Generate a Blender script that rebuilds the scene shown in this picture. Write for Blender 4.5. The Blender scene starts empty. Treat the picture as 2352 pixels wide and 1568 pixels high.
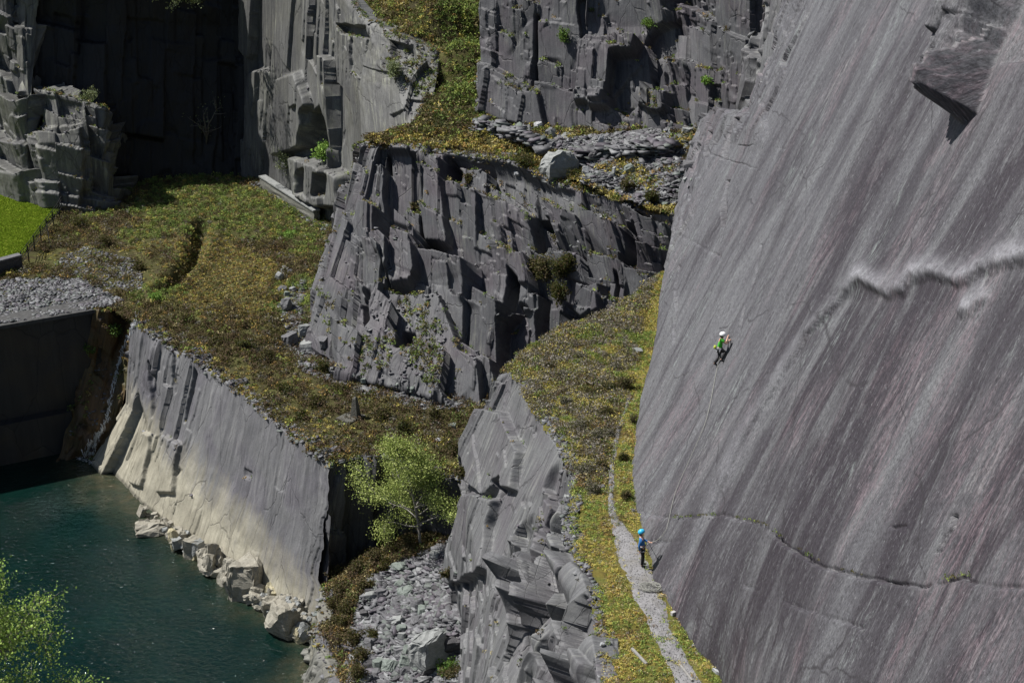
import bpy, bmesh, math, random
import numpy as np
from mathutils import Vector, Matrix

scene = bpy.context.scene
COL = scene.collection
random.seed(7)
R = math.radians

# ------------------------------------------------------------------ camera, sky, sun, exposure
PITCH, FPX, CAMZ = 23.0, 3730.0, 57.0          # pixels of a 2352 x 1568 frame
cam_d = bpy.data.cameras.new("camera")
cam_d.sensor_width = 36.0
cam_d.lens = 36.0 * FPX / 2352.0
cam_d.clip_end = 2000.0
cam = bpy.data.objects.new("camera", cam_d)
COL.objects.link(cam)
cam.location = (0, 0, CAMZ)
cam.rotation_euler = (R(90 - PITCH), 0, 0)
scene.camera = cam

SUN_EL = 54.0
SUN_H = (-0.975, 0.22)                         # horizontal direction towards the sun
world = bpy.data.worlds.new("World")
scene.world = world
world.use_nodes = True
wn = world.node_tree
wn.nodes.clear()
wo = wn.nodes.new("ShaderNodeOutputWorld")
bg = wn.nodes.new("ShaderNodeBackground")
sky = wn.nodes.new("ShaderNodeTexSky")
sky.sky_type = 'NISHITA'
sky.sun_disc = False
sky.sun_elevation = R(SUN_EL)
sky.sun_rotation = math.atan2(SUN_H[0], SUN_H[1]) % (2 * math.pi)
bg.inputs[1].default_value = 0.05
wn.links.new(sky.outputs[0], bg.inputs[0])
wn.links.new(bg.outputs[0], wo.inputs[0])

sun_d = bpy.data.lights.new("sun", 'SUN')
sun_d.energy = 5.0
sun_d.angle = R(0.53)
sun_d.color = (1.0, 0.965, 0.92)
sun = bpy.data.objects.new("sun", sun_d)
COL.objects.link(sun)
_sd = Vector((SUN_H[0] * math.cos(R(SUN_EL)), SUN_H[1] * math.cos(R(SUN_EL)), math.sin(R(SUN_EL))))
sun.rotation_euler = _sd.to_track_quat('Z', 'Y').to_euler()
sun.location = (-40, 60, 90)

scene.view_settings.view_transform = 'Standard'
scene.view_settings.look = 'None'
scene.view_settings.exposure = 0.48
scene.view_settings.gamma = 1.0
scene.view_settings.use_curve_mapping = False

# ------------------------------------------------------------------ geometry of the view
CP, SP = math.cos(R(PITCH)), math.sin(R(PITCH))


def ray(px, py):
    a, b = (px - 1176.0) / FPX, (784.0 - py) / FPX
    return np.array((a, CP + b * SP, -SP + b * CP))


def Z(px, py, z):
    d = ray(px, py)
    t = (z - CAMZ) / d[2]
    return np.array((d[0] * t, d[1] * t, z))


def Y(px, py, y):
    d = ray(px, py)
    t = y / d[1]
    return np.array((d[0] * t, y, CAMZ + d[2] * t))


def proj(p):
    p = np.asarray(p, float)
    x, y, z = p[..., 0], p[..., 1], p[..., 2] - CAMZ
    dep = y * CP - z * SP
    up = y * SP + z * CP
    return 1176 + FPX * x / dep, 784 - FPX * up / dep


# ------------------------------------------------------------------ noise
def h2(ix, iy, seed):
    with np.errstate(over='ignore'):
        a = ix.astype(np.int64).astype(np.uint32) * np.uint32(374761393)
        b = iy.astype(np.int64).astype(np.uint32) * np.uint32(668265263)
        h = a + b + np.uint32((seed * 974711 + 12345) & 0xffffffff)
        h = (h ^ (h >> np.uint32(13))) * np.uint32(1274126177)
        h = (h ^ (h >> np.uint32(15))) * np.uint32(2246822519)
        h = h ^ (h >> np.uint32(16))
    return h.astype(np.float64) / 4294967295.0


def vn(x, y, seed=0):
    x = np.asarray(x, float)
    y = np.asarray(y, float)
    ix, iy = np.floor(x), np.floor(y)
    fx, fy = x - ix, y - iy
    fx, fy = fx * fx * (3 - 2 * fx), fy * fy * (3 - 2 * fy)
    a, b = h2(ix, iy, seed), h2(ix + 1, iy, seed)
    c, d = h2(ix, iy + 1, seed), h2(ix + 1, iy + 1, seed)
    return (a + (b - a) * fx) * (1 - fy) + (c + (d - c) * fx) * fy - 0.5


def fbm(x, y, seed=0, octaves=4, gain=0.5):
    o, amp = 0, 1.0
    for k in range(octaves):
        o = o + amp * vn(x * 2 ** k + 17.3 * k, y * 2 ** k - 9.1 * k, seed + 31 * k)
        amp *= gain
    return o


def sstep(a, b, x):
    t = np.clip((np.asarray(x, float) - a) / (b - a), 0, 1)
    return t * t * (3 - 2 * t)


def inpoly(x, y, poly):
    x = np.asarray(x, float)
    y = np.asarray(y, float)
    ins = np.zeros(x.shape, bool)
    n = len(poly)
    for i in range(n):
        x0, y0 = poly[i][0], poly[i][1]
        x1, y1 = poly[(i + 1) % n][0], poly[(i + 1) % n][1]
        if y0 == y1:
            continue
        c = ((y0 > y) != (y1 > y)) & (x < (x1 - x0) * (y - y0) / (y1 - y0) + x0)
        ins ^= c
    return ins


# ------------------------------------------------------------------ mesh helpers
def mk_mesh(name, verts, faces, attrs=None, smooth=False, mats=()):
    verts = np.ascontiguousarray(verts, dtype=np.float32)
    me = bpy.data.meshes.new(name)
    me.vertices.add(len(verts))
    me.vertices.foreach_set("co", verts.ravel())
    faces = np.ascontiguousarray(faces, dtype=np.int32)
    k = faces.shape[1]
    n = len(faces)
    me.loops.add(n * k)
    me.loops.foreach_set("vertex_index", faces.ravel())
    me.polygons.add(n)
    me.polygons.foreach_set("loop_start", np.arange(0, n * k, k, dtype=np.int32))
    if smooth:
        me.polygons.foreach_set("use_smooth", np.ones(n, dtype=bool))
    for an, (kind, dat) in (attrs or {}).items():
        at = me.attributes.new(an, kind, 'POINT')
        dat = np.ascontiguousarray(dat, dtype=np.float32)
        at.data.foreach_set("color" if kind == 'FLOAT_COLOR' else ("vector" if kind == 'FLOAT_VECTOR' else "value"), dat.ravel())
    for m in mats:
        me.materials.append(m)
    me.update(calc_edges=True)
    return me


def link(name, me, parent=None):
    o = bpy.data.objects.new(name, me)
    COL.objects.link(o)
    if parent is not None:
        o.parent = parent
    return o


def tag(o, label=None, cat=None, group=None, kind=None):
    if label:
        o["label"] = label
    if cat:
        o["category"] = cat
    if group:
        o["group"] = group
    if kind:
        o["kind"] = kind
    return o


def empty(name, loc, rz=0.0):
    o = bpy.data.objects.new(name, None)
    COL.objects.link(o)
    o.empty_display_size = 0.3
    o.location = [float(v) for v in loc]
    o.rotation_euler = (0, 0, rz)
    return o


def grid_faces(ni, nj):
    i, j = np.meshgrid(np.arange(ni - 1), np.arange(nj - 1), indexing='ij')
    a = (i * nj + j).ravel()
    return np.stack((a, a + nj, a + nj + 1, a + 1), 1)


# ------------------------------------------------------------------ materials
def nt_mat(name):
    m = bpy.data.materials.new(name)
    m.use_nodes = True
    t = m.node_tree
    b = t.nodes["Principled BSDF"]
    return m, t, b


class NB:
    """small node-building helper"""

    def __init__(s, t):
        s.t = t

    def n(s, typ, **kw):
        nd = s.t.nodes.new(typ)
        for k, v in kw.items():
            setattr(nd, k, v)
        return nd

    def l(s, a, b):
        s.t.links.new(a, b)

    def attr(s, name):
        return s.n("ShaderNodeAttribute", attribute_name=name)

    def scalev(s, vec, sc):
        m = s.n("ShaderNodeMapping")
        m.inputs['Scale'].default_value = sc
        s.l(vec, m.inputs['Vector'])
        return m.outputs[0]

    def noise(s, vec, scale=1.0, detail=4.0, rough=0.55, dist=0.0):
        nd = s.n("ShaderNodeTexNoise")
        nd.inputs['Scale'].default_value = scale
        nd.inputs['Detail'].default_value = detail
        nd.inputs['Roughness'].default_value = rough
        nd.inputs['Distortion'].default_value = dist
        s.l(vec, nd.inputs['Vector'])
        return nd.outputs[0]

    def ramp(s, val, stops):
        r = s.n("ShaderNodeValToRGB")
        el = r.color_ramp.elements
        while len(el) < len(stops):
            el.new(0.5)
        for e, (p, c) in zip(el, stops):
            e.position = p
            e.color = (c, c, c, 1) if isinstance(c, (int, float)) else (*c, 1)
        s.l(val, r.inputs[0])
        return r.outputs[0]

    def mix(s, fac, a, b, mode='MIX'):
        m = s.n("ShaderNodeMix", data_type='RGBA', blend_type=mode)
        if isinstance(fac, (int, float)):
            m.inputs[0].default_value = fac
        else:
            s.l(fac, m.inputs[0])
        for sock, v in ((m.inputs[6], a), (m.inputs[7], b)):
            if isinstance(v, tuple):
                sock.default_value = (*v, 1) if len(v) == 3 else v
            else:
                s.l(v, sock)
        return m.outputs[2]

    def math(s, op, a, b=0.5):
        m = s.n("ShaderNodeMath", operation=op)
        for i, v in enumerate((a, b)):
            if isinstance(v, (int, float)):
                m.inputs[i].default_value = v
            else:
                s.l(v, m.inputs[i])
        return m.outputs[0]

    def bump(s, h, strength, dist, prev=None):
        b = s.n("ShaderNodeBump")
        b.inputs['Strength'].default_value = strength
        b.inputs['Distance'].default_value = dist
        s.l(h, b.inputs['Height'])
        if prev is not None:
            s.l(prev, b.inputs['Normal'])
        return b.outputs[0]


def rock_mat(name, dark, light, warm, pale=(0.33, 0.34, 0.29), pale_amt=0.5, streak=(6.0, 0.45), speck=0.35,
             band=None, rough=0.62, crack=0.42, shear=0.0, spots=0.3):
    """layered slate: block tints, streaks down the cleavage, pale lichen flecks, hairline joints"""
    m, t, b = nt_mat(name)
    q = NB(t)
    st = q.attr("st").outputs['Vector']
    if shear:
        sep = q.n("ShaderNodeSeparateXYZ")
        q.l(st, sep.inputs[0])
        com = q.n("ShaderNodeCombineXYZ")
        q.l(q.math('ADD', sep.outputs[0], q.math('MULTIPLY', sep.outputs[1], shear)), com.inputs[0])
        q.l(sep.outputs[1], com.inputs[1])
        q.l(sep.outputs[2], com.inputs[2])
        st = com.outputs[0]
    tint = q.attr("tint").outputs['Fac']
    big = q.noise(st, 0.16, 4, 0.6, 0.6)
    fac = q.math('ADD', q.math('MULTIPLY', tint, 0.75), q.math('MULTIPLY', big, 0.55))
    c = q.mix(q.ramp(fac, ((0.25, 0.0), (0.85, 1.0))), dark, light)
    hue = q.noise(st, 0.33, 3, 0.5, 0.4)
    c = q.mix(q.ramp(hue, ((0.45, 0.0), (0.68, 0.75))), c, warm)
    sv = q.scalev(st, (streak[0], streak[1], 0.8))
    s1 = q.noise(sv, 1.0, 5, 0.62, 0.25)
    c = q.mix(q.ramp(s1, ((0.35, 0.32), (0.55, 0.0))), c, tuple(v * 0.45 for v in dark))
    patch = q.noise(st, 0.28, 3, 0.6)
    pm = q.math('MULTIPLY', q.ramp(s1, ((0.52, 0.0), (0.72, 1.0))), q.ramp(patch, ((0.42, 0.15), (0.66, 1.0))))
    c = q.mix(q.math('MULTIPLY', pm, pale_amt), c, pale)
    fl = q.noise(q.scalev(st, (9, 4, 1)), 1.0, 3, 0.7)
    c = q.mix(q.math('MULTIPLY', q.ramp(fl, ((0.66, 0.0), (0.74, 1.0))), speck), c, tuple(min(1, v * 1.25) for v in pale))
    fine = q.noise(st, 11.0, 4, 0.7)
    c = q.mix(0.55, c, q.ramp(fine, ((0.3, 0.45), (0.7, 1.0))), 'MULTIPLY')
    vo = q.n("ShaderNodeTexVoronoi", feature='DISTANCE_TO_EDGE')
    wv = q.n("ShaderNodeVectorMath", operation='ADD')
    wn_ = q.n("ShaderNodeTexNoise")
    wn_.inputs['Scale'].default_value = 1.4
    q.l(st, wn_.inputs['Vector'])
    q.l(q.scalev(st, (0.42, 0.16, 1)), wv.inputs[0])
    q.l(q.scalev(wn_.outputs[1], (0.16, 0.16, 0.0)), wv.inputs[1])
    q.l(wv.outputs[0], vo.inputs['Vector'])
    vo.inputs['Scale'].default_value = 1.0
    cr = q.ramp(vo.outputs['Distance'], ((0.004, 0.0), (0.014, 1.0)))
    c = q.mix(q.math('MULTIPLY', q.math('SUBTRACT', 1.0, cr), crack), c, tuple(v * 0.25 for v in dark))
    if band:
        geo = q.n("ShaderNodeNewGeometry")
        sp = q.n("ShaderNodeSeparateXYZ")
        q.l(geo.outputs['Position'], sp.inputs[0])
        zz = q.math('ADD', sp.outputs[2], q.math('MULTIPLY', q.math('SUBTRACT', q.noise(st, 0.22, 4, 0.6), 0.5), 5.0))
        zz = q.math('ADD', zz, q.math('MULTIPLY', q.math('SUBTRACT', s1, 0.5), 5.0))
        sps = q.n("ShaderNodeSeparateXYZ")
        q.l(st, sps.inputs[0])
        zz = q.math('ADD', zz, q.math('MULTIPLY', sps.outputs[0], 0.10))
        bm = q.ramp(q.math('DIVIDE', zz, 10.0), band[1])
        cc = q.mix(q.ramp(q.noise(st, 0.5, 4, 0.6), ((0.3, 0.0), (0.7, 1.0))), band[0], band[2])
        cc = q.mix(q.ramp(s1, ((0.33, 0.45), (0.52, 0.0))), cc, tuple(v * 0.5 for v in band[0]))
        cc = q.mix(0.5, cc, q.ramp(fine, ((0.3, 0.55), (0.7, 1.0))), 'MULTIPLY')
        cc = q.mix(q.math('MULTIPLY', q.math('SUBTRACT', 1.0, cr), crack), cc, tuple(v * 0.25 for v in band[0]))
        c = q.mix(bm, c, cc)
        wet = q.ramp(q.math('DIVIDE', sp.outputs[2], 1.0), ((0.12, 0.45), (0.3, 1.0)))
        c = q.mix(1.0, c, wet, 'MULTIPLY')
    q.l(c, b.inputs['Base Color'])
    b.inputs['Roughness'].default_value = rough
    b.inputs['Specular IOR Level'].default_value = 0.35
    n1 = q.bump(s1, 0.4, 0.07)
    n2 = q.bump(fine, 0.5, 0.035, n1)
    n3 = q.bump(cr, 0.5, 0.05, n2)
    q.l(n3, b.inputs['Normal'])
    return m


def col_mat(name, rough=0.9, trans=0.0, spec=0.15):
    m, t, b = nt_mat(name)
    q = NB(t)
    a = q.attr("col").outputs['Color']
    q.l(a, b.inputs['Base Color'])
    b.inputs['Roughness'].default_value = rough
    b.inputs['Specular IOR Level'].default_value = spec
    if trans:
        tr = q.n("ShaderNodeBsdfTranslucent")
        q.l(q.mix(0.25, a, (0.42, 0.5, 0.06)), tr.inputs[0])
        mx = q.n("ShaderNodeMixShader")
        mx.inputs[0].default_value = trans
        out = t.nodes["Material Output"]
        q.l(b.outputs[0], mx.inputs[1])
        q.l(tr.outputs[0], mx.inputs[2])
        q.l(mx.outputs[0], out.inputs['Surface'])
    return m


def plain_mat(name, c, rough=0.6, var=0.25, scale=8.0, metal=0.0, spec=0.4, bump=0.2):
    m, t, b = nt_mat(name)
    q = NB(t)
    co = q.n("ShaderNodeTexCoord").outputs['Object']
    n = q.noise(co, scale, 4, 0.6)
    q.l(q.mix(1.0, c, q.ramp(n, ((0.3, 1 - var), (0.7, 1.0))), 'MULTIPLY'), b.inputs['Base Color'])
    b.inputs['Roughness'].default_value = rough
    b.inputs['Metallic'].default_value = metal
    b.inputs['Specular IOR Level'].default_value = spec
    if bump:
        q.l(q.bump(n, bump, 0.03), b.inputs['Normal'])
    return m


def ground_mat(name, cols, scale=0.5, bumpd=0.12, fine=5.0):
    m, t, b = nt_mat(name)
    q = NB(t)
    g = q.n("ShaderNodeNewGeometry").outputs['Position']
    n = q.noise(g, scale, 6, 0.65, 0.5)
    k = len(cols)
    c = q.ramp(n, tuple((0.3 + 0.4 * i / (k - 1), cols[i]) for i in range(k)))
    f = q.noise(g, fine, 5, 0.75)
    c = q.mix(0.75, c, q.ramp(f, ((0.3, 0.35), (0.68, 1.0))), 'MULTIPLY')
    q.l(c, b.inputs['Base Color'])
    b.inputs['Roughness'].default_value = 0.95
    b.inputs['Specular IOR Level'].default_value = 0.1
    q.l(q.bump(f, 0.8, bumpd), b.inputs['Normal'])
    return m


GREY_D, GREY_L, PURP = (0.050, 0.051, 0.057), (0.115, 0.117, 0.124), (0.086, 0.073, 0.086)
M_CC = rock_mat("slate_purple_grey", GREY_D, GREY_L, PURP, pale=(0.27, 0.28, 0.22), pale_amt=0.45, shear=-0.06)
M_BACK = rock_mat("slate_lichened", (0.065, 0.065, 0.066), (0.155, 0.157, 0.152), (0.12, 0.12, 0.105),
                  pale=(0.34, 0.35, 0.27), pale_amt=0.9, streak=(4.0, 0.35))
M_LW = rock_mat("slate_bleached_by_lake", (0.080, 0.080, 0.088), (0.165, 0.166, 0.170), (0.122, 0.116, 0.134),
                pale=(0.34, 0.34, 0.33), pale_amt=0.55, streak=(3.0, 0.22),
                band=((0.24, 0.225, 0.175), ((0.44, 1.0), (0.72, 0.0)), (0.43, 0.405, 0.32)), crack=0.35)
M_SHORE = rock_mat("slate_shore", (0.13, 0.13, 0.12), (0.23, 0.23, 0.20), (0.21, 0.20, 0.16),
                   pale=(0.42, 0.42, 0.36), pale_amt=0.5)
M_FIN = rock_mat("slate_fin", (0.070, 0.071, 0.077), (0.155, 0.158, 0.162), (0.112, 0.103, 0.116),
                 pale=(0.31, 0.315, 0.28), pale_amt=0.7, streak=(5.0, 0.45))
M_DARK = rock_mat("slate_dark", (0.03, 0.03, 0.032), (0.07, 0.07, 0.074), (0.05, 0.048, 0.045), pale_amt=0.25)
M_BLACK = rock_mat("slate_shade_black", (0.006, 0.006, 0.0065), (0.016, 0.016, 0.017), (0.011, 0.011, 0.010), pale=(0.03, 0.031, 0.03), pale_amt=0.2, speck=0.1)  # near-black copy of the slate: the recess shade is put into the colour
M_GUL = rock_mat("slate_iron_stained", (0.05, 0.035, 0.02), (0.15, 0.085, 0.03), (0.05, 0.06, 0.02),
                 pale=(0.25, 0.2, 0.12), pale_amt=0.4)

# ------------------------------------------------------------------ rock faces
def blur(a, k, axis):
    if k < 2:
        return a
    pad = [(0, 0)] * a.ndim
    pad[axis] = (k, k)
    b = np.pad(a, pad, mode='edge')
    c = np.cumsum(b, axis=axis)
    n = a.shape[axis]
    hi = np.take(c, np.arange(k + k // 2, k + k // 2 + n), axis=axis)
    lo = np.take(c, np.arange(k + k // 2 - k, k + k // 2 - k + n), axis=axis)
    return (hi - lo) / k


def bricks(s, t, w, h, amp, shear=0.0, slope=0.3, ta=0.2, tb=0.15, seed=0, groove=0.1, cover=1.0, ta0=None, tb0=None):
    rg = np.random.default_rng(seed + 5)
    sw = s + shear * t + 0.3 * w * fbm(s / w * 0.4, t / (3.0 * w), seed, 3) + 0.05 * fbm(s * 1.5, t * 2.5, seed + 8, 2)
    lo0, hi0 = sw.min() - w, sw.max() + w
    bounds = lo0 + np.cumsum(w * rg.uniform(0.4, 1.7, int((hi0 - lo0) / w * 1.5) + 6))
    bounds = np.concatenate(([lo0 - 0.01], bounds))
    col = np.clip(np.searchsorted(bounds, sw, side='right') - 1, 0, len(bounds) - 2)
    lo, wd = bounds[col], bounds[col + 1] - bounds[col]
    u = (sw - lo) / wd - 0.5
    z0 = np.zeros_like(col)
    hc = h * (0.5 + 1.3 * h2(col, z0, seed + 1))
    tw = t + slope * s * (0.6 + 0.8 * h2(col, z0, seed + 2)) + 0.10 * h * fbm(s / (1.6 * w), t / h, seed + 3, 3) + 0.05 * fbm(s * 2.5, t * 1.5, seed + 9, 2) + hc * h2(col, z0 + 3, seed + 4) * 3
    row = np.floor(tw / hc)
    v = tw / hc - row - 0.5
    r = [h2(col, row, seed + 11 + k) for k in range(5)]
    k = 2 * r[0] - 1
    d = 1.25 * amp * np.sign(k) * np.abs(k) ** 1.7 + wd * u * ((0.7 * ta if ta0 is None else ta0) + ta * (2 * r[1] - 1)) + hc * v * ((0.5 * tb if tb0 is None else tb0) + tb * (2 * r[2] - 1))
    edge = np.minimum((0.5 - np.abs(u)) * wd, (0.5 - np.abs(v)) * hc)
    if groove:
        d = d - groove * np.clip(1 - edge / 0.07, 0, 1) * (r[4] > 0.55)
    if cover < 1.0:
        nz = fbm(s / (3.5 * w), t / (4.5 * w), seed + 21, 3)
        lim = 0.75 * (0.5 - cover)
        d = d * sstep(lim, lim + 0.12, nz)
    return d, r[3]


SURF = {}


def cliff(name, cols, layers, mat, label, res=0.09, lip=1.3, sink=1.5, rough=0.07, seed=1, feats=(), amp=None, blurm=0.9, soft=0, ragged=0.0, plumb=False):
    C = np.array(cols, float)
    lowr = C[:, :1].copy()
    lowr[:, :, 2] -= sink
    d0 = C[1:].mean(1) - C[:-1].mean(1)
    dirs = np.vstack((d0[:1], (d0[:-1] + d0[1:]) / 2, d0[-1:])) if len(C) > 2 else np.vstack((d0[:1], d0[:1]))
    inn = np.stack((-dirs[:, 1], dirs[:, 0], 0 * dirs[:, 0]), 1)     # away from the viewer's side
    inn /= np.linalg.norm(inn, axis=1, keepdims=True)
    topr = C[:, -1:] + inn[:, None, :] * lip
    topr[:, :, 2] -= 0.12
    C = np.concatenate((lowr, C, topr), 1)
    sk = np.concatenate(([0], np.cumsum(np.linalg.norm(np.diff(C[:, 1:-1], axis=0), axis=2).mean(1))))
    tk = np.concatenate(([0], np.cumsum(np.linalg.norm(np.diff(C, axis=1), axis=2).mean(0))))
    ns, nt_ = int(sk[-1] / res) + 2, int(tk[-1] / res) + 2
    tg = np.linspace(0, tk[-1], nt_)
    shr = layers[0].get("shear", 0.0)                     # let the grid follow the main joints
    off = shr * (tg - tk[-1] / 2)
    ext = abs(shr) * tk[-1] / 2
    ns = int((sk[-1] + 2 * ext) / res) + 2
    s = np.clip(np.linspace(-ext, sk[-1] + ext, ns)[:, None] - off[None, :], 0, sk[-1])
    t = 0 * s + tg[None, :]
    i = np.clip(np.searchsorted(sk, s, side='right') - 1, 0, len(sk) - 2)
    j = np.clip(np.searchsorted(tk, tg, side='right') - 1, 0, len(tk) - 2)[None, :] + 0 * i
    a = ((s - sk[i]) / (sk[i + 1] - sk[i]))[..., None]
    b = ((t - tk[j]) / (tk[j + 1] - tk[j]))[..., None]
    P = (C[i, j] * (1 - a) * (1 - b) + C[i + 1, j] * a * (1 - b) + C[i, j + 1] * (1 - a) * b + C[i + 1, j + 1] * a * b)
    kb = max(2, int(blurm / res))
    Q = blur(blur(P, kb, 0), kb, 1)
    n = np.cross(np.gradient(Q, axis=0), np.gradient(Q, axis=1))
    ln_ = np.linalg.norm(n, axis=2, keepdims=True)
    mean_n = n.sum((0, 1))
    n = np.where(ln_ > 1e-9, n / (ln_ + 1e-12), mean_n / np.linalg.norm(mean_n))
    if plumb:                                             # joints and streaks follow the fall line
        s, t_keep, t = -P[..., 1], t, P[..., 2] * 1.06
    d = np.zeros_like(s)
    tint = np.zeros_like(s)
    for k, L in enumerate(layers):
        dd, rr = bricks(s, t, seed=seed * 101 + k * 17, **L)
        d += dd
        tint += rr * (0.55, 0.3, 0.15)[min(k, 2)]
    px, py = proj(P)
    if amp is not None:
        d = d * amp(px, py, s, t)
    wob = 7 * fbm(s * 0.5, t * 0.5, seed + 77, 3)
    for poly, dep in feats:
        m_ = inpoly(px + wob, py + wob * 0.6, poly).astype(float)
        for ax in (0, 1):
            for _ in range(2):
                m_ = (np.roll(m_, 1, ax) + 2 * m_ + np.roll(m_, -1, ax)) / 4
        d = d * (1 - 0.42 * m_) + dep * m_
    if ragged:
        P = P + (sstep(sk[-1] - 3.0, sk[-1], s) * (ragged * fbm(t * 0.9, 0 * t + 7, seed, 5) - 0.15))[..., None] * (C[-1, 1] - C[-2, 1]) / np.linalg.norm(C[-1, 1] - C[-2, 1])
    if ragged:
        P[..., 2] += sstep(tk[-2] - 1.2, tk[-2], t) * 0.9 * np.maximum(fbm(s * 0.8, 0 * t + 3, seed + 3, 4), -0.1)
    d += rough * fbm(s * 2.2, t * 1.1, seed + 9, 4) + 1.6 * rough * fbm(s * 0.5, t * 0.35, seed + 19, 3)
    tt = tk[-1] - tk[-2]
    w = 1 - 0.85 * sstep(tk[-2] - 1.0, tk[-2] + 0.3, tg)[None, :]
    d = d * w
    for ax, cnt_ in ((0, soft), (1, 1)):
        for _ in range(cnt_):
            d = (np.roll(d, 1, ax) + 2 * d + np.roll(d, -1, ax)) / 4
    V = P + n * d[..., None]
    st = np.stack((s, t, d), -1)
    me = mk_mesh(name, V.reshape(-1, 3), grid_faces(ns, nt_), {"st": ('FLOAT_VECTOR', st.reshape(-1)), "tint": ('FLOAT', tint.ravel())}, mats=[mat])
    o = link(name, me)
    tag(o, label, "rock face", kind="structure")
    nn = np.cross(np.gradient(V, axis=0), np.gradient(V, axis=1))
    nn /= np.linalg.norm(nn, axis=2, keepdims=True) + 1e-9
    SURF[name] = (V, nn, t_keep if plumb else t, tk)
    return o


# ------------------------------------------------------------------ ground sheets
GROUND = {}


def idw(x, y, ctrl, p=1.6):
    num = np.zeros_like(x, dtype=float)
    den = np.zeros_like(x, dtype=float)
    for cx, cy, cz in ctrl:
        w = 1.0 / ((x - cx) ** 2 + (y - cy) ** 2 + 0.3) ** p
        num += w * cz
        den += w
    return num / den


def sheet(name, poly, ctrl, mat, label, cat, res=0.2, bump=0.12, seed=3, bscale=0.8, extra=None):
    poly = [np.asarray(p) for p in poly]
    ctrl = [np.asarray(p) for p in ctrl] + poly
    pa = np.array(poly)
    x0, y0 = pa[:, 0].min(), pa[:, 1].min()
    nx, ny = int((pa[:, 0].max() - x0) / res) + 2, int((pa[:, 1].max() - y0) / res) + 2
    x, y = np.meshgrid(x0 + np.arange(nx) * res, y0 + np.arange(ny) * res, indexing='ij')

    def zf(xx, yy):
        z = idw(xx, yy, ctrl) + bump * fbm(xx * bscale, yy * bscale, seed, 4) * 1.4
        return z + extra(xx, yy) if extra else z
    z = zf(x, y)
    f = grid_faces(nx, ny)
    wob = 0.35 * fbm(x * 0.9, y * 0.9, seed + 5, 3)
    ins = inpoly(x + wob, y + wob, [(p[0], p[1]) for p in poly]).ravel()
    f = f[ins[f].all(1)]
    used = np.unique(f)
    re = np.full(nx * ny, -1)
    re[used] = np.arange(len(used))
    v = np.stack((x, y, z), -1).reshape(-1, 3)[used]
    me = mk_mesh(name, v, re[f], smooth=True, mats=[mat])
    o = link(name, me)
    tag(o, label, cat, kind="structure")
    GROUND[name] = (zf, [(p[0], p[1]) for p in poly])
    return o


def sample(name, n, rg, poly_px=None):
    """random points on a ground sheet, optionally only inside a polygon of the view"""
    zf, poly = GROUND[name]
    pa = np.array(poly)
    out = []
    tot = 0
    for _ in range(60):
        m = max(1000, n * 2)
        x = rg.uniform(pa[:, 0].min(), pa[:, 0].max(), m)
        y = rg.uniform(pa[:, 1].min(), pa[:, 1].max(), m)
        k = inpoly(x, y, poly)
        x, y = x[k], y[k]
        p = np.stack((x, y, zf(x, y)), 1)
        px, py = proj(p)
        k = (px > -90) & (px < 2440) & (py > -90) & (py < 1660)
        if poly_px is not None:
            k &= inpoly(px, py, poly_px)
        out.append(p[k])
        tot += k.sum()
        if tot >= n:
            break
    return np.concatenate(out)[:n]


G_MOSS = ground_mat("mossy_soil", ((0.055, 0.045, 0.03), (0.075, 0.07, 0.03), (0.10, 0.10, 0.035), (0.07, 0.055, 0.03)), 0.45)
G_PATHSIDE = ground_mat("path_side_moss", ((0.10, 0.085, 0.035), (0.165, 0.135, 0.035), (0.13, 0.14, 0.035), (0.17, 0.13, 0.05)), 0.7, 0.05, 9.0)
G_SCREE = ground_mat("slate_chippings", ((0.10, 0.10, 0.108), (0.17, 0.17, 0.18), (0.13, 0.125, 0.13), (0.2, 0.2, 0.205)), 1.2, 0.10, 7.0)
G_LAWN = ground_mat("mown_lawn", ((0.17, 0.25, 0.02), (0.22, 0.29, 0.026), (0.18, 0.26, 0.022)), 0.35, 0.02, 9.0)
G_PATH = ground_mat("trodden_slate_grit", ((0.24, 0.235, 0.235), (0.29, 0.285, 0.29), (0.22, 0.21, 0.19)), 0.9, 0.015, 20.0)
G_BANK = ground_mat("bank_soil", ((0.05, 0.05, 0.03), (0.08, 0.08, 0.04)), 0.5)

TZ, PZ, UZ = 11.0, 21.4, 23.3

# ---- water of the quarry pool
wm, wt, wb = nt_mat("pool_water")
q = NB(wt)
g = q.n("ShaderNodeNewGeometry").outputs['Position']
sh = q.attr("shallow").outputs['Fac']
mur = q.noise(g, 0.22, 4, 0.6, 0.8)
deep = q.mix(q.ramp(mur, ((0.35, 0.0), (0.65, 1.0))), (0.0015, 0.010, 0.0085), (0.0026, 0.014, 0.011))
shal = q.mix(q.ramp(q.noise(g, 0.8, 5, 0.65), ((0.35, 0.0), (0.65, 1.0))), (0.02, 0.034, 0.022), (0.065, 0.058, 0.034))
wc = q.mix(sh, deep, shal)
q.l(wc, wb.inputs['Base Color'])
wb.inputs['Roughness'].default_value = 0.06
wb.inputs['IOR'].default_value = 1.33
wv1 = q.noise(q.scalev(g, (2.2, 3.2, 1)), 1.0, 3, 0.55, 0.6)
wv2 = q.noise(q.scalev(g, (0.55, 0.9, 1)), 1.0, 2, 0.5)
calm = q.ramp(q.noise(g, 0.12, 2, 0.5), ((0.35, 0.5), (0.6, 1.0)))
bp = q.bump(wv2, 0.5, 0.25)
b2 = q.bump(q.math('MULTIPLY', wv1, calm), 1.0, 0.20, bp)
q.l(b2, wb.inputs['Normal'])

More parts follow.
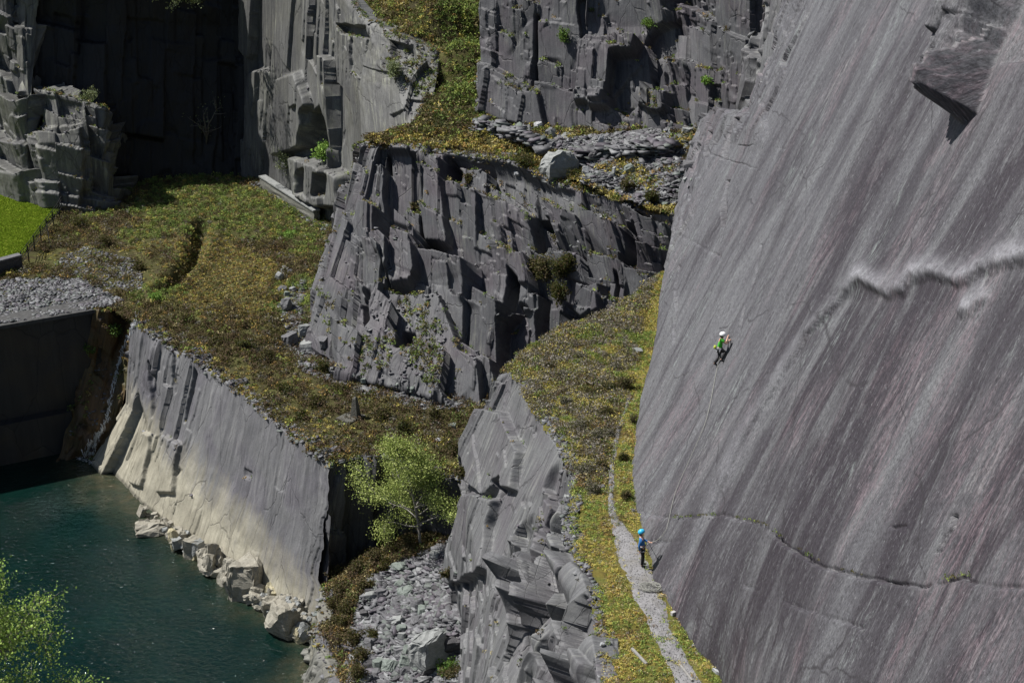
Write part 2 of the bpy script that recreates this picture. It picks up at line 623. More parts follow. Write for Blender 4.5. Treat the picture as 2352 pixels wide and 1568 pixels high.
LWT = [(300, 738), (345, 772), (460, 838), (560, 905), (640, 975), (705, 1035), (757, 1062)]
LWF = [(205, 1060), (258, 1102), (365, 1187), (470, 1272), (570, 1352), (650, 1417), (722, 1475)]
LWM = [(289, 925), (318, 945), (418, 1018), (522, 1094), (612, 1166), (684, 1228), (745, 1262)]
xs, ys = np.meshgrid(np.arange(-75, 8, 0.5), np.arange(40, 118, 0.5), indexing='ij')
fa = np.array([Z(*p, 0)[:2] for p in LWF + [(735, 1500), (690, 1560), (650, 1650)]])
dm = np.full(xs.shape, 1e9)
for k in range(len(fa) - 1):
    e = fa[k + 1] - fa[k]
    tpar = np.clip(((xs - fa[k, 0]) * e[0] + (ys - fa[k, 1]) * e[1]) / (e @ e), 0, 1)
    dm = np.minimum(dm, np.hypot(xs - fa[k, 0] - tpar * e[0], ys - fa[k, 1] - tpar * e[1]))
shallow = np.clip(1 - (dm - 0.3) / (4.5 + 5 * fbm(xs * 0.2, ys * 0.2, 4, 3)), 0, 1) ** 1.6 * 0.85
me = mk_mesh("water", np.stack((xs, ys, 0 * xs), -1).reshape(-1, 3), grid_faces(*xs.shape), {"shallow": ('FLOAT', shallow.ravel())}, mats=[wm])
tag(link("water", me), "dark teal rippled water filling the quarry pool", "water", kind="structure")

# ---- lake wall, bleached below the old water line
cliff("lake_cliff", [[Z(*f, 0), Y(*m_, 0.5 * Z(*f, 0)[1] + 0.5 * Z(*t_, TZ)[1] - 0.2), Z(*t_, TZ)] for f, m_, t_ in zip(LWF, LWM, LWT)],
      [dict(w=4.0, h=30, amp=0.12, shear=-0.05, slope=0.05, ta=0.03, tb=0.0, groove=0.06, cover=0.7),
       dict(w=1.3, h=9.0, amp=0.07, shear=-0.06, slope=0.1, ta=0.04, tb=0.01, groove=0.02, cover=0.5),
       dict(w=0.45, h=4.0, amp=0.025, shear=-0.05, slope=0.2, ta=0.04, tb=0.0, groove=0.0, cover=0.5)],
      M_LW, "tall smooth slate wall rising from the pool, cream below and grey above", res=0.06, rough=0.05, seed=2, ragged=0.55,
      feats=[([(344, 830), (352, 830), (362, 930), (352, 960)], -0.35), ([(398, 815), (404, 812), (408, 900), (400, 905)], -0.3),
             ([(446, 850), (454, 860), (428, 960), (418, 970)], -0.45),
             ([(385, 1000), (420, 1020), (400, 1130), (360, 1130)], 0.35), ([(330, 990), (350, 1000), (330, 1120), (300, 1110)], 0.3),
             ([(560, 1075), (580, 1085), (575, 1100), (560, 1095)], -0.2)],
      amp=lambda px, py, s, t: 0.35 + 2.3 * sstep(500, 400, px))

# ---- end wall of the lake cliff, turning away from the sun
cliff("end_cliff", [[Y(725, 1470, 86.5), Y(742, 1250, 88.0), Z(757, 1062, TZ)],
                    [Y(800, 1360, 89.5), Y(803, 1200, 90.1), Z(812, 1052, TZ)],
                    [Y(872, 1290, 90.4), Y(874, 1180, 90.5), Z(878, 1046, TZ)],
                    [Y(940, 1250, 89.8), Y(940, 1150, 89.8), Z(940, 1068, TZ)],
                    [Y(1010, 1245, 88.0), Y(1005, 1160, 88.3), Z(1004, 1084, TZ)],
                    [Y(1110, 1250, 86.0), Y(1100, 1180, 86.2), Z(1095, 1110, TZ)],
                    [Y(1200, 1250, 85.0), Y(1200, 1180, 85.2), Z(1200, 1130, TZ)]],
      [dict(w=1.7, h=4.5, amp=0.35, shear=0.05, slope=0.25, ta=0.35, tb=0.1),
       dict(w=0.6, h=2.0, amp=0.12, shear=0.05, slope=0.25, ta=0.3, tb=0.1, cover=0.45)], M_CC,
      "dark shadowed end of the lake wall behind the birch", seed=3, res=0.09,
      feats=[([(835, 1055), (880, 1055), (878, 1085), (850, 1125), (840, 1120)], 0.6)])

# ---- gully beside the dam where the water runs down
cliff("gully_rock", [[Z(128, 1060, 0), Y(165, 940, 113.4), Y(196, 820, 114.5), Z(216, 711, TZ)],
                     [Z(160, 1056, 0), Y(196, 965, 111.2), Y(236, 830, 114.6), Z(250, 716, TZ)],
                     [Z(182, 1049, 0), Y(222, 985, 110.5), Y(262, 850, 114.2), Y(284, 745, 115.4)],
                     [Z(196, 1050, 0), Y(245, 990, 110.9), Y(280, 850, 113.5), Y(302, 742, 114.0)],
                     [Z(216, 1062, 0), Y(268, 990, 111.2), Y(296, 860, 112.6), Z(312, 742, TZ)]],
      [dict(w=1.2, h=1.6, amp=0.28, slope=0.3, ta=0.2, tb=0.3, cover=0.6), dict(w=0.45, h=0.8, amp=0.1, slope=0.3, ta=0.2, tb=0.2, cover=0.45)],
      M_GUL, "wet iron stained rock gully between the dam and the lake wall", seed=4, res=0.08, lip=0.8)

# ---- scree hollow, its rocky shore
SC_POLY = [Y(735, 1470, 84.5), Y(735, 1355, 86.8), Y(790, 1300, 89.3), Y(860, 1255, 90.6), Y(1000, 1225, 89.5), Y(1130, 1225, 86.5), Y(1180, 1300, 80),
           Y(1180, 1500, 74), Y(1160, 1760, 66), Y(800, 1760, 68), Y(770, 1640, 74.5), Y(735, 1540, 79.0), Y(712, 1452, 82.0)]
SC_CT = [Y(950, 1250, 87.5), Y(870, 1285, 87.0), Y(1050, 1255, 86.0), Y(780, 1345, 85.6), Y(1050, 1400, 79.3), Y(920, 1420, 80.2), Y(840, 1568, 75.6), Y(1000, 1568, 74.6), Y(800, 1450, 80.9),
         Y(1060, 1568, 73.6), Y(840, 1340, 84.5)]
sheet("scree_ground", SC_POLY, SC_CT, G_SCREE, "grey slate chippings of the scree hollow below the birch", "scree", bump=0.18)
cliff("shore_cliff", [[Z(790, 1440, -0.5), Y(800, 1310, 88.5)], [Z(735, 1476, -0.5), Y(738, 1352, 86.4)], [Z(716, 1488, -0.5), Y(728, 1432, 83.2)],
                      [Z(694, 1500, -0.5), Y(703, 1448, 82.0)], [Z(690, 1575, -0.5), Y(745, 1500, 79.8)], [Z(664, 1640, -0.5), Y(780, 1570, 77)], [Z(640, 1760, -0.5), Y(790, 1700, 71)]],
      [dict(w=2.6, h=4.5, amp=0.3, slope=0.3, ta=0.12, tb=0.1), dict(w=0.9, h=2.5, amp=0.1, slope=0.3, ta=0.15, tb=0.1, cover=0.6)],
      M_SHORE, "pale grey rock outcrop standing in the pool below the scree", seed=5, lip=1.6)

# ---- terrace with heather
T_POLY = [Z(-520, 826, TZ), Z(0, 745, TZ), Z(216, 709, TZ), Z(262, 712, TZ), Z(298, 736, TZ)] + [Z(p[0] + 3, p[1] - 4, TZ) for p in LWT[1:]] + \
         [Z(812, 1048, TZ), Z(878, 1042, TZ), Z(940, 1064, TZ), Z(1004, 1080, TZ), Z(1095, 1106, TZ), Z(1190, 1126, TZ),
          Z(1210, 900, TZ), Z(1000, 860, TZ), Z(860, 800, TZ), Z(800, 640, TZ), Z(860, 480, TZ), Z(700, 370, TZ), Z(600, 340, TZ), Z(100, 360, TZ), Z(-620, 360, TZ)]
T_CT = [Z(300, 600, TZ), Z(500, 700, TZ), Z(600, 600, TZ), Z(650, 850, TZ), Z(900, 980, TZ), Z(450, 500, TZ), Z(100, 640, TZ), Y(735, 815, 107.4), Y(712, 720, 113.2), Y(745, 600, 124), Y(640, 440, 143)]
DITCH = [Z(462, 520, TZ)[:2], Z(455, 560, TZ)[:2], Z(440, 600, TZ)[:2], Z(398, 650, TZ)[:2], Z(378, 668, TZ)[:2]]


def ditch(x, y):
    dm_ = np.full(np.shape(x), 1e9)
    for a0, b0 in zip(DITCH, DITCH[1:]):
        ee = b0 - a0
        tp = np.clip(((x - a0[0]) * ee[0] + (y - a0[1]) * ee[1]) / (ee @ ee), 0, 1)
        dm_ = np.minimum(dm_, np.hypot(x - a0[0] - tp * ee[0], y - a0[1] - tp * ee[1]))
    return -1.1 * np.exp(-(dm_ / 0.55) ** 2) + 0.35 * np.exp(-((dm_ - 1.3) / 0.6) ** 2)


sheet("terrace_ground", T_POLY, T_CT, G_MOSS, "heather covered quarry terrace above the pool", "ground", bump=0.22, bscale=0.6, seed=8, extra=ditch)
lawn_poly = [Z(*p, TZ) for p in ((-520, 740), (8, 606), (48, 596), (104, 520), (150, 474), (118, 440), (-20, 405), (-520, 405))]
sheet("lawn", [p + np.array((0, 0, 0.32)) for p in lawn_poly], [], G_LAWN, "bright green mown lawn beyond the railing", "lawn", res=0.4, bump=0.03, bscale=0.3)

# ---- recess wall in shade, its corner, the stepped buttress on the left
top = -260
cliff("recess_cliff", [[Z(30, 452, TZ), Y(30, 60, 148.5), Y(40, top, 150)], [Z(250, 432, TZ), Y(245, 60, 149), Y(245, top, 151)],
                       [Z(420, 412, TZ), Y(420, 60, 152), Y(420, top, 154)], [Z(575, 398, TZ), Y(566, 60, 155.5), Y(560, top, 157)]],
      [dict(w=3.5, h=8, amp=0.7, slope=0.2, ta=0.12, tb=0.1), dict(w=1.2, h=3, amp=0.22, slope=0.2, ta=0.15, tb=0.1, cover=0.6)],
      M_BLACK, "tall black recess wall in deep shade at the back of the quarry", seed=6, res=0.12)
cliff("corner_cliff", [[Z(557, 404, TZ), Y(553, 200, 151), Y(545, top, 153)], [Y(604, 404, 146.5), Y(604, 200, 147.5), Y(610, top, 150)],
                       [Y(700, 452, 139.5), Y(690, 200, 142), Y(690, top, 146)], [Y(795, 505, 132.5), Y(770, 200, 136.5), Y(770, -40, 140)],
                       [Y(868, 440, 124.0), Y(835, 200, 131), Y(838, 42, 134.5)], [Y(940, 350, 121), Y(925, 200, 126.5), Y(922, 84, 130)],
                       [Y(1010, 300, 122), Y(1000, 220, 125), Y(1008, 120, 129)]],
      [dict(w=3.0, h=11, amp=0.45, shear=-0.18, slope=0.2, ta=0.10, tb=0.06), dict(w=1.0, h=9.0, amp=0.14, shear=-0.18, slope=0.15, ta=0.12, tb=0.03, cover=0.45)],
      M_BACK, "high pale lichened rock face at the left of the vegetated gully", seed=7, res=0.065, rough=0.045,
      feats=[([(640, 300), (655, 180), (700, 165), (728, 240), (715, 262), (712, 335), (645, 360)], 1.1),
             ([(722, 262), (745, 245), (762, 330), (752, 352), (708, 356), (712, 300)], -1.8),
             
             ([(684, 358), (748, 376), (790, 400), (800, 480), (750, 475), (690, 440)], 1.3),
             ([(712, 392), (730, 386), (722, 440), (708, 440)], -0.7), ([(752, 400), (775, 405), (770, 450), (745, 448)], -0.8),
             ([(770, 55), (845, 62), (850, 90), (780, 75)], -0.9), ([(900, 95), (950, 110), (960, 150), (905, 140)], -0.6)])
cliff("stepped_buttress", [[Y(-560, 455, 150), Y(-550, 300, 152), Y(-540, 60, 154), Y(-530, top, 156)], [Y(-90, 440, 146), Y(-80, 300, 147.5), Y(-70, 60, 149), Y(-60, top, 151)], [Y(0, 442, 143.8), Y(0, 300, 145.0), Y(8, 60, 147.5), Y(20, top, 150)],
                           [Y(70, 462, 141.0), Y(62, 330, 142.0), Y(62, 60, 147.0), Y(66, top, 150)], [Y(104, 476, 139.7), Y(80, 300, 142.5), Y(76, 60, 147.6), Y(78, top, 150)],
                           [Y(108, 472, 142), Y(92, 300, 146), Y(80, 60, 149.5), Y(82, top, 152)]],
      [dict(w=2.2, h=4.2, amp=0.5, slope=0.3, ta=0.2, tb=0.2, tb0=0.3), dict(w=0.9, h=1.8, amp=0.2, slope=0.3, ta=0.2, tb=0.15, cover=0.6)],
      M_BACK, "sunlit rock pillar at the far left edge of the shaded recess", seed=8, res=0.07, lip=0.5,
      feats=[([(-60, 305), (70, 330), (80, 400), (75, 462), (-60, 450)], 0.9), ([(-60, 375), (80, 398), (110, 478), (-60, 450)], 0.9)])
cliff("block_buttress", [[Y(96, 480, 141.5), Y(78, 330, 143), Y(48, 202, 146.5)], [Y(124, 486, 138.6), Y(100, 330, 140.0), Y(100, 208, 143.5)],
                         [Y(195, 486, 138.8), Y(190, 330, 140.0), Y(170, 226, 142.6)], [Y(258, 480, 139.6), Y(240, 330, 140.6), Y(229, 247, 142.4)],
                         [Y(276, 478, 142.5), Y(256, 330, 143.6), Y(236, 252, 145.5)], [Y(290, 470, 149), Y(270, 330, 149.5), Y(240, 250, 150)]],
      [dict(w=1.8, h=3.2, amp=0.35, slope=0.28, ta=0.25, tb=0.2, tb0=0.35), dict(w=0.7, h=1.5, amp=0.14, slope=0.28, ta=0.25, tb=0.15, cover=0.6)],
      M_BACK, "blocky rock buttress with bright flat ledges in front of the recess", seed=9, res=0.06, lip=3.0,
      feats=[([(84, 300), (150, 312), (190, 300), (196, 360), (185, 470), (95, 480), (70, 370)], 0.8),
             ([(50, 205), (110, 220), (190, 240), (190, 290), (150, 290), (90, 290), (60, 260)], -0.3),
             ([(96, 432), (258, 462), (262, 490), (90, 490)], 0.7)])

# ---- central cliff between the terrace and the upper bench
CC = [[Y(800, 500, 138), Y(830, 430, 134), Y(850, 326, 127)],
      [Y(772, 520, 133.0), Y(800, 440, 128), Y(838, 330, 121)],
      [Y(735, 640, 121), Y(776, 490, 120.5), Y(848, 330, 119)],
      [Y(700, 788, 108.3), Y(772, 570, 113), Y(862, 333, 117.5)],
      [Y(790, 858, 102.8), Y(880, 610, 109.6), Y(905, 338, 117)],
      [Y(900, 895, 100.2), Y(965, 655, 107.5), Y(985, 340, 115.8)],
      [Y(1000, 915, 98.8), Y(1060, 650, 106.3), Y(1090, 353, 113.3)],
      [Y(1095, 935, 97.8), Y(1160, 650, 103.6), Y(1180, 370, 111.3)],
      [Y(1195, 960, 96.3), Y(1290, 650, 101.6), Y(1262, 412, 107.8)],
      [Y(1330, 920, 95.0), Y(1400, 650, 99.6), Y(1400, 455, 104.8)],
      [Y(1480, 880, 94.3), Y(1500, 650, 97.8), Y(1505, 490, 101.5)],
      [Y(1620, 870, 94.0), Y(1620, 650, 97.0), Y(1620, 500, 99.5)]]
cliff("central_cliff", CC,
      [dict(w=3.2, h=4.6, amp=0.55, shear=-0.06, slope=0.24, ta=0.22, tb=0.20, groove=0.2, ta0=0.10, tb0=0.42),
       dict(w=1.2, h=2.2, amp=0.24, shear=-0.04, slope=0.26, ta=0.24, tb=0.22, groove=0.12, cover=0.6, ta0=0.06, tb0=0.12),
       dict(w=0.45, h=1.0, amp=0.07, shear=-0.04, slope=0.3, ta=0.2, tb=0.15, groove=0.05, cover=0.4)],
      M_CC, "blocky purple grey cliff between the heather terrace and the upper bench", seed=10, res=0.048, rough=0.028, blurm=0.6,
      amp=lambda px, py, s, t: 1 - 0.72 * sstep(-40, 30, 850 - (py - 330) * 0.30 - px + 35),
      feats=[([(855, 664), (960, 690), (1020, 690), (1062, 810), (1110, 835), (1110, 945), (790, 870), (815, 760)], 0.9),
             ([(886, 350), (955, 352), (960, 400), (956, 470), (930, 474), (905, 520), (870, 560), (878, 440)], -1.0),
             ([(1020, 412), (1120, 452), (1200, 482), (1252, 520), (1250, 410), (1090, 345), (1018, 340)], -0.9),
             ([(1021, 352), (1058, 395), (1056, 410), (1022, 412)], -2.4),
             ([(976, 345), (1018, 352), (1022, 412), (1030, 560), (970, 548), (960, 470)], 0.7),
             ([(929, 474), (963, 487), (960, 545), (912, 530)], 0.8),
             ([(894, 538), (975, 566), (975, 640), (955, 668), (905, 668), (884, 590)], 1.5),
             ([(1228, 420), (1322, 440), (1300, 500), (1262, 560), (1232, 500)], -0.5),
             ([(1226, 500), (1262, 500), (1268, 560), (1218, 590)], -1.6),
             ([(1165, 612), (1190, 640), (1178, 700), (1148, 725), (1152, 680)], -1.7),
             ([(1143, 735), (1188, 690), (1204, 700), (1196, 830), (1140, 905), (1134, 800)], -2.2),
             ([(1258, 655), (1284, 668), (1250, 800), (1218, 830), (1226, 740)], -2.0),
             ([(1455, 525), (1470, 520), (1474, 570), (1450, 600), (1425, 600), (1450, 570)], -1.3),
             ([(1411, 622), (1420, 628), (1412, 690), (1402, 690)], -0.9),
             ([(924, 766), (955, 770), (958, 812), (924, 818)], -1.2),
             ([(840, 690), (858, 682), (866, 760), (846, 780)], -0.9),
             ([(1345, 660), (1385, 655), (1390, 720), (1350, 740), (1325, 720)], 1.0)])

# ---- upper bench, vegetated gully and back cliff
ub_front = [(834, 326), (862, 331), (905, 336), (985, 338), (1090, 351), (1180, 368), (1262, 410), (1400, 453), (1505, 488), (1630, 498)]
UB_POLY = [Z(*p, UZ) for p in ub_front] + [Y(1680, 400, 101), Y(1660, 230, 116), Y(1480, 270, 118), Y(1300, 270, 119), Y(1160, 240, 123), Y(1130, 100, 132), Y(1130, 0, 136), Y(1160, -260, 150),
                                          Y(640, -260, 162), Y(745, -40, 146), Y(842, 36, 136.5), Y(924, 78, 131), Y(1006, 118, 129.5), Y(1000, 215, 126), Y(930, 300, 122.5), Y(860, 322, 121)]
UB_CT = [Y(1050, 200, 124.5), Y(1060, 100, 128.5), Y(1000, 0, 134), Y(980, -100, 140), Y(1000, 270, 120.4), Y(920, 310, 119), Y(1080, 300, 117.6), Y(1300, 330, 113), Y(1400, 350, 110.5), Y(1500, 320, 110.6),
         Y(1560, 300, 110.5), Y(1500, 420, 105.2), Y(1550, 380, 105.5), Y(1200, 300, 116.2), Y(880, 20, 137.5), Y(950, 60, 134)]
sheet("upper_bench_ground", UB_POLY, UB_CT, G_MOSS, "upper quarry bench with heath and a green gully rising behind", "ground", bump=0.25, bscale=0.6, seed=12)
cliff("back_cliff", [[Y(1135, 250, 130), Y(1130, 60, 133), Y(1130, top, 137)], [Y(1110, 252, 121.3), Y(1104, 60, 124), Y(1104, top, 128)],
                     [Y(1200, 282, 118.4), Y(1200, 60, 122), Y(1200, top, 127)], [Y(1300, 302, 116.2), Y(1300, 60, 120.5), Y(1300, top, 125)],
                     [Y(1400, 308, 114.6), Y(1400, 60, 120.0), Y(1400, top, 125)], [Y(1500, 302, 113.2), Y(1490, 60, 118.8), Y(1490, top, 124)],
                     [Y(1590, 290, 111.5), Y(1590, 60, 116.0), Y(1590, top, 120)], [Y(1680, 280, 110), Y(1680, 60, 112.5), Y(1700, top, 116)],
                     [Y(1800, 280, 108), Y(1790, 60, 110), Y(1830, top, 113)]],
      [dict(w=3.4, h=5.0, amp=0.5, shear=-0.06, slope=0.24, ta=0.18, tb=0.16, groove=0.2, ta0=0.10, tb0=0.14), dict(w=1.1, h=2.2, amp=0.24, shear=-0.05, slope=0.25, ta=0.22, tb=0.2, groove=0.12, cover=0.55, ta0=0.05, tb0=0.1),
       dict(w=0.42, h=1.0, amp=0.09, shear=-0.05, slope=0.25, ta=0.2, tb=0.15, groove=0.05, cover=0.4)],
      M_CC, "jointed grey cliff behind the upper bench", seed=14, res=0.055, rough=0.03,
      amp=lambda px, py, s, t: 0.75 + 0.75 * sstep(1380, 1440, px) * sstep(1640, 1560, px),
      feats=[([(1120, 160), (1141, 158), (1241, 216), (1262, 300), (1105, 262)], 0.6),
             ([(1231, 35), (1237, 35), (1223, 212), (1217, 212)], -0.8),
             ([(1330, 95), (1462, 130), (1470, 150), (1408, 215), (1390, 245), (1325, 240)], 0.9),
             ([(1415, 135), (1462, 132), (1500, 65), (1560, 45), (1560, 120), (1505, 170), (1470, 240), (1445, 268), (1395, 240)], -1.1),
             ([(1362, 216), (1405, 222), (1405, 255), (1362, 255)], 1.0), ([(1490, 205), (1540, 215), (1535, 262), (1490, 262)], 1.2),
             ([(1330, 5), (1350, 0), (1345, 80), (1335, 90)], -0.5)])
cliff("slab_rib", [[Y(1700, 245, 103), Y(1716, 190, 102.5), Y(1745, 60, 104), Y(1770, -160, 108)], [Y(1735, 250, 99), Y(1750, 190, 99), Y(1775, 60, 101), Y(1800, -160, 105)],
                   [Y(1765, 240, 97.5), Y(1785, 190, 97.5), Y(1810, 60, 99.5), Y(1840, -160, 104)], [Y(1775, 230, 101), Y(1800, 190, 101), Y(1830, 60, 103), Y(1860, -160, 107)]],
      [dict(w=1.6, h=4, amp=0.35, shear=-0.3, slope=0.3, ta=0.25, tb=0.15), dict(w=0.6, h=1.8, amp=0.12, shear=-0.3, slope=0.3, ta=0.2, tb=0.15, cover=0.45)],
      M_FIN, "broken rib of rock at the upper left edge of the great slab", seed=15, res=0.08)

# ---- path bench and the fin of rock below it
BE = [(1150, 860), (1172, 852), (1232, 955), (1268, 1000), (1318, 1108), (1292, 1185), (1292, 1240), (1335, 1305), (1362, 1400), (1372, 1568), (1392, 1760)]
PB_POLY = [Z(*p, PZ) for p in BE] + [Z(1780, 1760, PZ), Z(1690, 1568, PZ), Z(1600, 1400, PZ), Z(1560, 1200, PZ), Z(1560, 900, PZ), Z(1600, 700, PZ), Z(1600, 610, PZ), Z(1520, 625, PZ),
                                     Z(1470, 668, PZ), Z(1400, 716, PZ), Z(1300, 748, PZ), Z(1255, 772, PZ), Z(1200, 806, PZ)]
PB_CT = [Z(1450, 1300, PZ), Z(1400, 1100, PZ), Z(1350, 900, PZ), Z(1400, 800, PZ), Z(1550, 1568, PZ), Z(1400, 1480, PZ)]
sheet("bench_ground", PB_POLY, PB_CT, G_PATHSIDE, "mossy grass bench carrying the path at the foot of the great slab", "ground", res=0.12, bump=0.10, bscale=1.1, seed=16)
fin = [(Y(1086, 1135, 82), Y(1150, 862, 81)), (Y(1040, 1312, 80.2), Z(1184, 852, PZ)), (Y(1066, 1420, 77.6), Z(1200, 901, PZ)), (Y(1060, 1568, 73.4), Z(1243, 971, PZ)), (Y(1054, 1690, 70), Z(1288, 1042, PZ)),
       (np.array((-2.75, 66.9, 4.9)), Z(1318, 1108, PZ)), (np.array((-2.7, 63, 4.6)), Z(1294, 1207, PZ)), (np.array((-2.7, 59.5, 4.3)), Z(1335, 1305, PZ)), (np.array((-2.6, 56, 4.0)), Z(1362, 1400, PZ)),
       (np.array((-2.5, 51, 3.5)), Z(1372, 1568, PZ)), (np.array((-2.5, 46, 3.0)), Z(1392, 1760, PZ))]
cols = [[ft, (ft + tp) / 2 + np.array((-0.75, 0, 0.3)), tp] for ft, tp in fin]
cols[0][1] = Y(1074, 1020, 82)
cliff("rock_fin", cols,
      [dict(w=3.4, h=8.0, amp=0.26, shear=-0.04, slope=0.2, ta=0.10, tb=0.05, groove=0.2, ta0=0.02, tb0=0.04),
       dict(w=1.5, h=2.1, amp=0.34, shear=-0.04, slope=-0.15, ta=0.22, tb=0.2, groove=0.2, ta0=0.02, tb0=0.28, cover=0.8),
       dict(w=0.6, h=1.0, amp=0.07, shear=-0.04, slope=-0.15, ta=0.14, tb=0.14, groove=0.0, cover=0.35)],
      M_FIN, "pale rock fin dropping from the path bench to the scree", seed=17, res=0.045, rough=0.03, sink=2.5, lip=0.9,
      amp=lambda px, py, s, t: 0.30 + 1.5 * sstep(1165, 1235, px) * sstep(1170, 1260, py) + 0.5 * sstep(1180, 1250, px),
      feats=[([(1066, 990), (1080, 1103), (1125, 1140), (1150, 1118), (1190, 1127), (1205, 1040), (1165, 950), (1105, 940)], 0.55),
             ([(1084, 1132), (1026, 1330), (1055, 1342), (1125, 1308), (1135, 1208), (1152, 1150)], 0.6),
             ([(1150, 1110), (1168, 1098), (1165, 1120), (1145, 1155)], -0.6),
             ([(1255, 1255), (1268, 1240), (1266, 1285), (1248, 1300)], -0.9), ([(1232, 1345), (1252, 1330), (1250, 1390), (1228, 1405)], -0.9),
             ([(1190, 1440), (1198, 1440), (1192, 1530), (1182, 1530)], -0.7), ([(1215, 1430), (1224, 1430), (1220, 1500), (1212, 1500)], -0.7)])

# ------------------------------------------------------------------ the great slab
def slab_mat():
    m, t, b = nt_mat("slate_great_slab")
    q = NB(t)
    st0 = q.attr("st").outputs['Vector']
    sep = q.n("ShaderNodeSeparateXYZ")
    q.l(st0, sep.inputs[0])
    com = q.n("ShaderNodeCombineXYZ")
    q.l(q.math('ADD', sep.outputs[0], q.math('MULTIPLY', sep.outputs[1], -0.17)), com.inputs[0])
    q.l(sep.outputs[1], com.inputs[1])
    st = com.outputs[0]
    big = q.noise(q.scalev(st, (0.19, 0.042, 1)), 1.0, 4, 0.6, 1.2)
    far = q.ramp(q.math('DIVIDE', sep.outputs[0], 100.0), ((0.50, 0.0), (0.92, 1.0)))  # far end painted paler, for the light it catches at its angle
    bigf = q.math('ADD', big, q.math('MULTIPLY', far, 0.30))
    c = q.mix(q.ramp(bigf, ((0.44, 0.0), (0.72, 1.0))), (0.034, 0.029, 0.036), (0.108, 0.108, 0.117))
    med = q.noise(q.scalev(st, (0.8, 0.13, 1)), 1.0, 5, 0.65, 0.9)
    c = q.mix(q.math('MULTIPLY', q.ramp(med, ((0.50, 0.0), (0.66, 1.0))), 0.55), c, (0.165, 0.170, 0.176))
    c = q.mix(q.math('MULTIPLY', q.ramp(med, ((0.36, 1.0), (0.48, 0.0))), 0.6), c, (0.040, 0.036, 0.043))
    s1 = q.noise(q.scalev(st, (6.5, 1.1, 4)), 1.0, 5, 0.72, 0.4)
    c = q.mix(q.math('MULTIPLY', q.math('MULTIPLY', q.ramp(s1, ((0.545, 0.0), (0.66, 1.0))), q.ramp(q.noise(q.scalev(st, (0.5, 0.14, 1)), 1.0, 3, 0.6), ((0.42, 0.25), (0.62, 1.0)))), 0.5), c, (0.215, 0.222, 0.228))
    c = q.mix(q.math('MULTIPLY', q.ramp(s1, ((0.36, 1.0), (0.44, 0.0))), 0.5), c, (0.034, 0.031, 0.036))
    # pink and pale green mineral staining
    pk = q.noise(q.scalev(st, (0.28, 0.10, 1)), 1.0, 3, 0.5, 0.5)
    pf = q.math('MULTIPLY', q.ramp(pk, ((0.54, 0.0), (0.64, 1.0))), q.ramp(s1, ((0.46, 0.0), (0.60, 1.0))))
    c = q.mix(q.math('MULTIPLY', pf, 0.5), c, (0.175, 0.128, 0.145))
    gk = q.noise(q.scalev(st, (0.22, 0.05, 1)), 2.0, 3, 0.5)
    gf = q.math('MULTIPLY', q.ramp(gk, ((0.56, 0.0), (0.68, 1.0))), q.ramp(s1, ((0.5, 0.0), (0.62, 1.0))))
    c = q.mix(q.math('MULTIPLY', gf, 0.6), c, (0.23, 0.26, 0.25))
    fine = q.noise(q.scalev(st, (17, 6.5, 8)), 1.0, 5, 0.8)
    c = q.mix(0.75, c, q.ramp(fine, ((0.38, 0.30), (0.62, 1.45))), 'MULTIPLY')
    fl = q.noise(q.scalev(st, (13, 3.6, 6)), 1.0, 4, 0.7)
    c = q.mix(q.math('MULTIPLY', q.ramp(fl, ((0.62, 0.0), (0.68, 1.0))), 0.55), c, (0.30, 0.31, 0.315))
    dk = q.noise(q.scalev(st, (9, 3.0, 6)), 1.3, 4, 0.7)
    c = q.mix(q.math('MULTIPLY', q.ramp(dk, ((0.34, 1.0), (0.39, 0.0))), 0.6), c, (0.03, 0.028, 0.032))
    # hairline joints
    vo = q.n("ShaderNodeTexVoronoi", feature='DISTANCE_TO_EDGE')
    wv = q.n("ShaderNodeVectorMath", operation='ADD')
    wn_ = q.n("ShaderNodeTexNoise")
    wn_.inputs['Scale'].default_value = 0.9
    q.l(st, wn_.inputs['Vector'])
    q.l(q.scalev(st, (0.10, 0.16, 0)), wv.inputs[0])
    q.l(q.scalev(wn_.outputs[1], (0.10, 0.10, 0.0)), wv.inputs[1])
    q.l(wv.outputs[0], vo.inputs['Vector'])
    vo.inputs['Scale'].default_value = 1.0
    cr = q.ramp(vo.outputs['Distance'], ((0.002, 0.0), (0.006, 1.0)))
    gate = q.ramp(q.noise(st, 0.35, 3, 0.6), ((0.47, 0.0), (0.55, 1.0)))
    c = q.mix(q.math('MULTIPLY', q.math('MULTIPLY', q.math('SUBTRACT', 1.0, cr), gate), 0.75), c, (0.025, 0.023, 0.026))
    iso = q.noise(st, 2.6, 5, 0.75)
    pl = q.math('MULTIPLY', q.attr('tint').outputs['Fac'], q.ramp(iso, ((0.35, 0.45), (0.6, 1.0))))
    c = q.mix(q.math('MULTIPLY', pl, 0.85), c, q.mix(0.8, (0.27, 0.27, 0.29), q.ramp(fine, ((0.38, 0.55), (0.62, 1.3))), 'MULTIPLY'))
    q.l(c, b.inputs['Base Color'])
    b.inputs['Roughness'].default_value = 0.6
    b.inputs['Specular IOR Level'].default_value = 0.3
    n1 = q.bump(s1, 0.5, 0.05)
    n1 = q.bump(med, 0.6, 0.22, n1)
    q.l(q.bump(fine, 0.6, 0.03, n1), b.inputs['Normal'])
    return m


M_SLAB = slab_mat()
SLAB_A = R(64)
TANA, COSA, SINA = math.tan(SLAB_A), math.cos(SLAB_A), math.sin(SLAB_A)
SX0 = 6.2
foot_y = [20, 45, 51, 56, 58.5, 63.3, 67.4, 72, 77.1, 85, 130]
foot_x = [11.5, 8.7, 7.75, 6.5, 5.95, 5.7, 5.7, 6.1, 6.46, 6.9, 7.5]


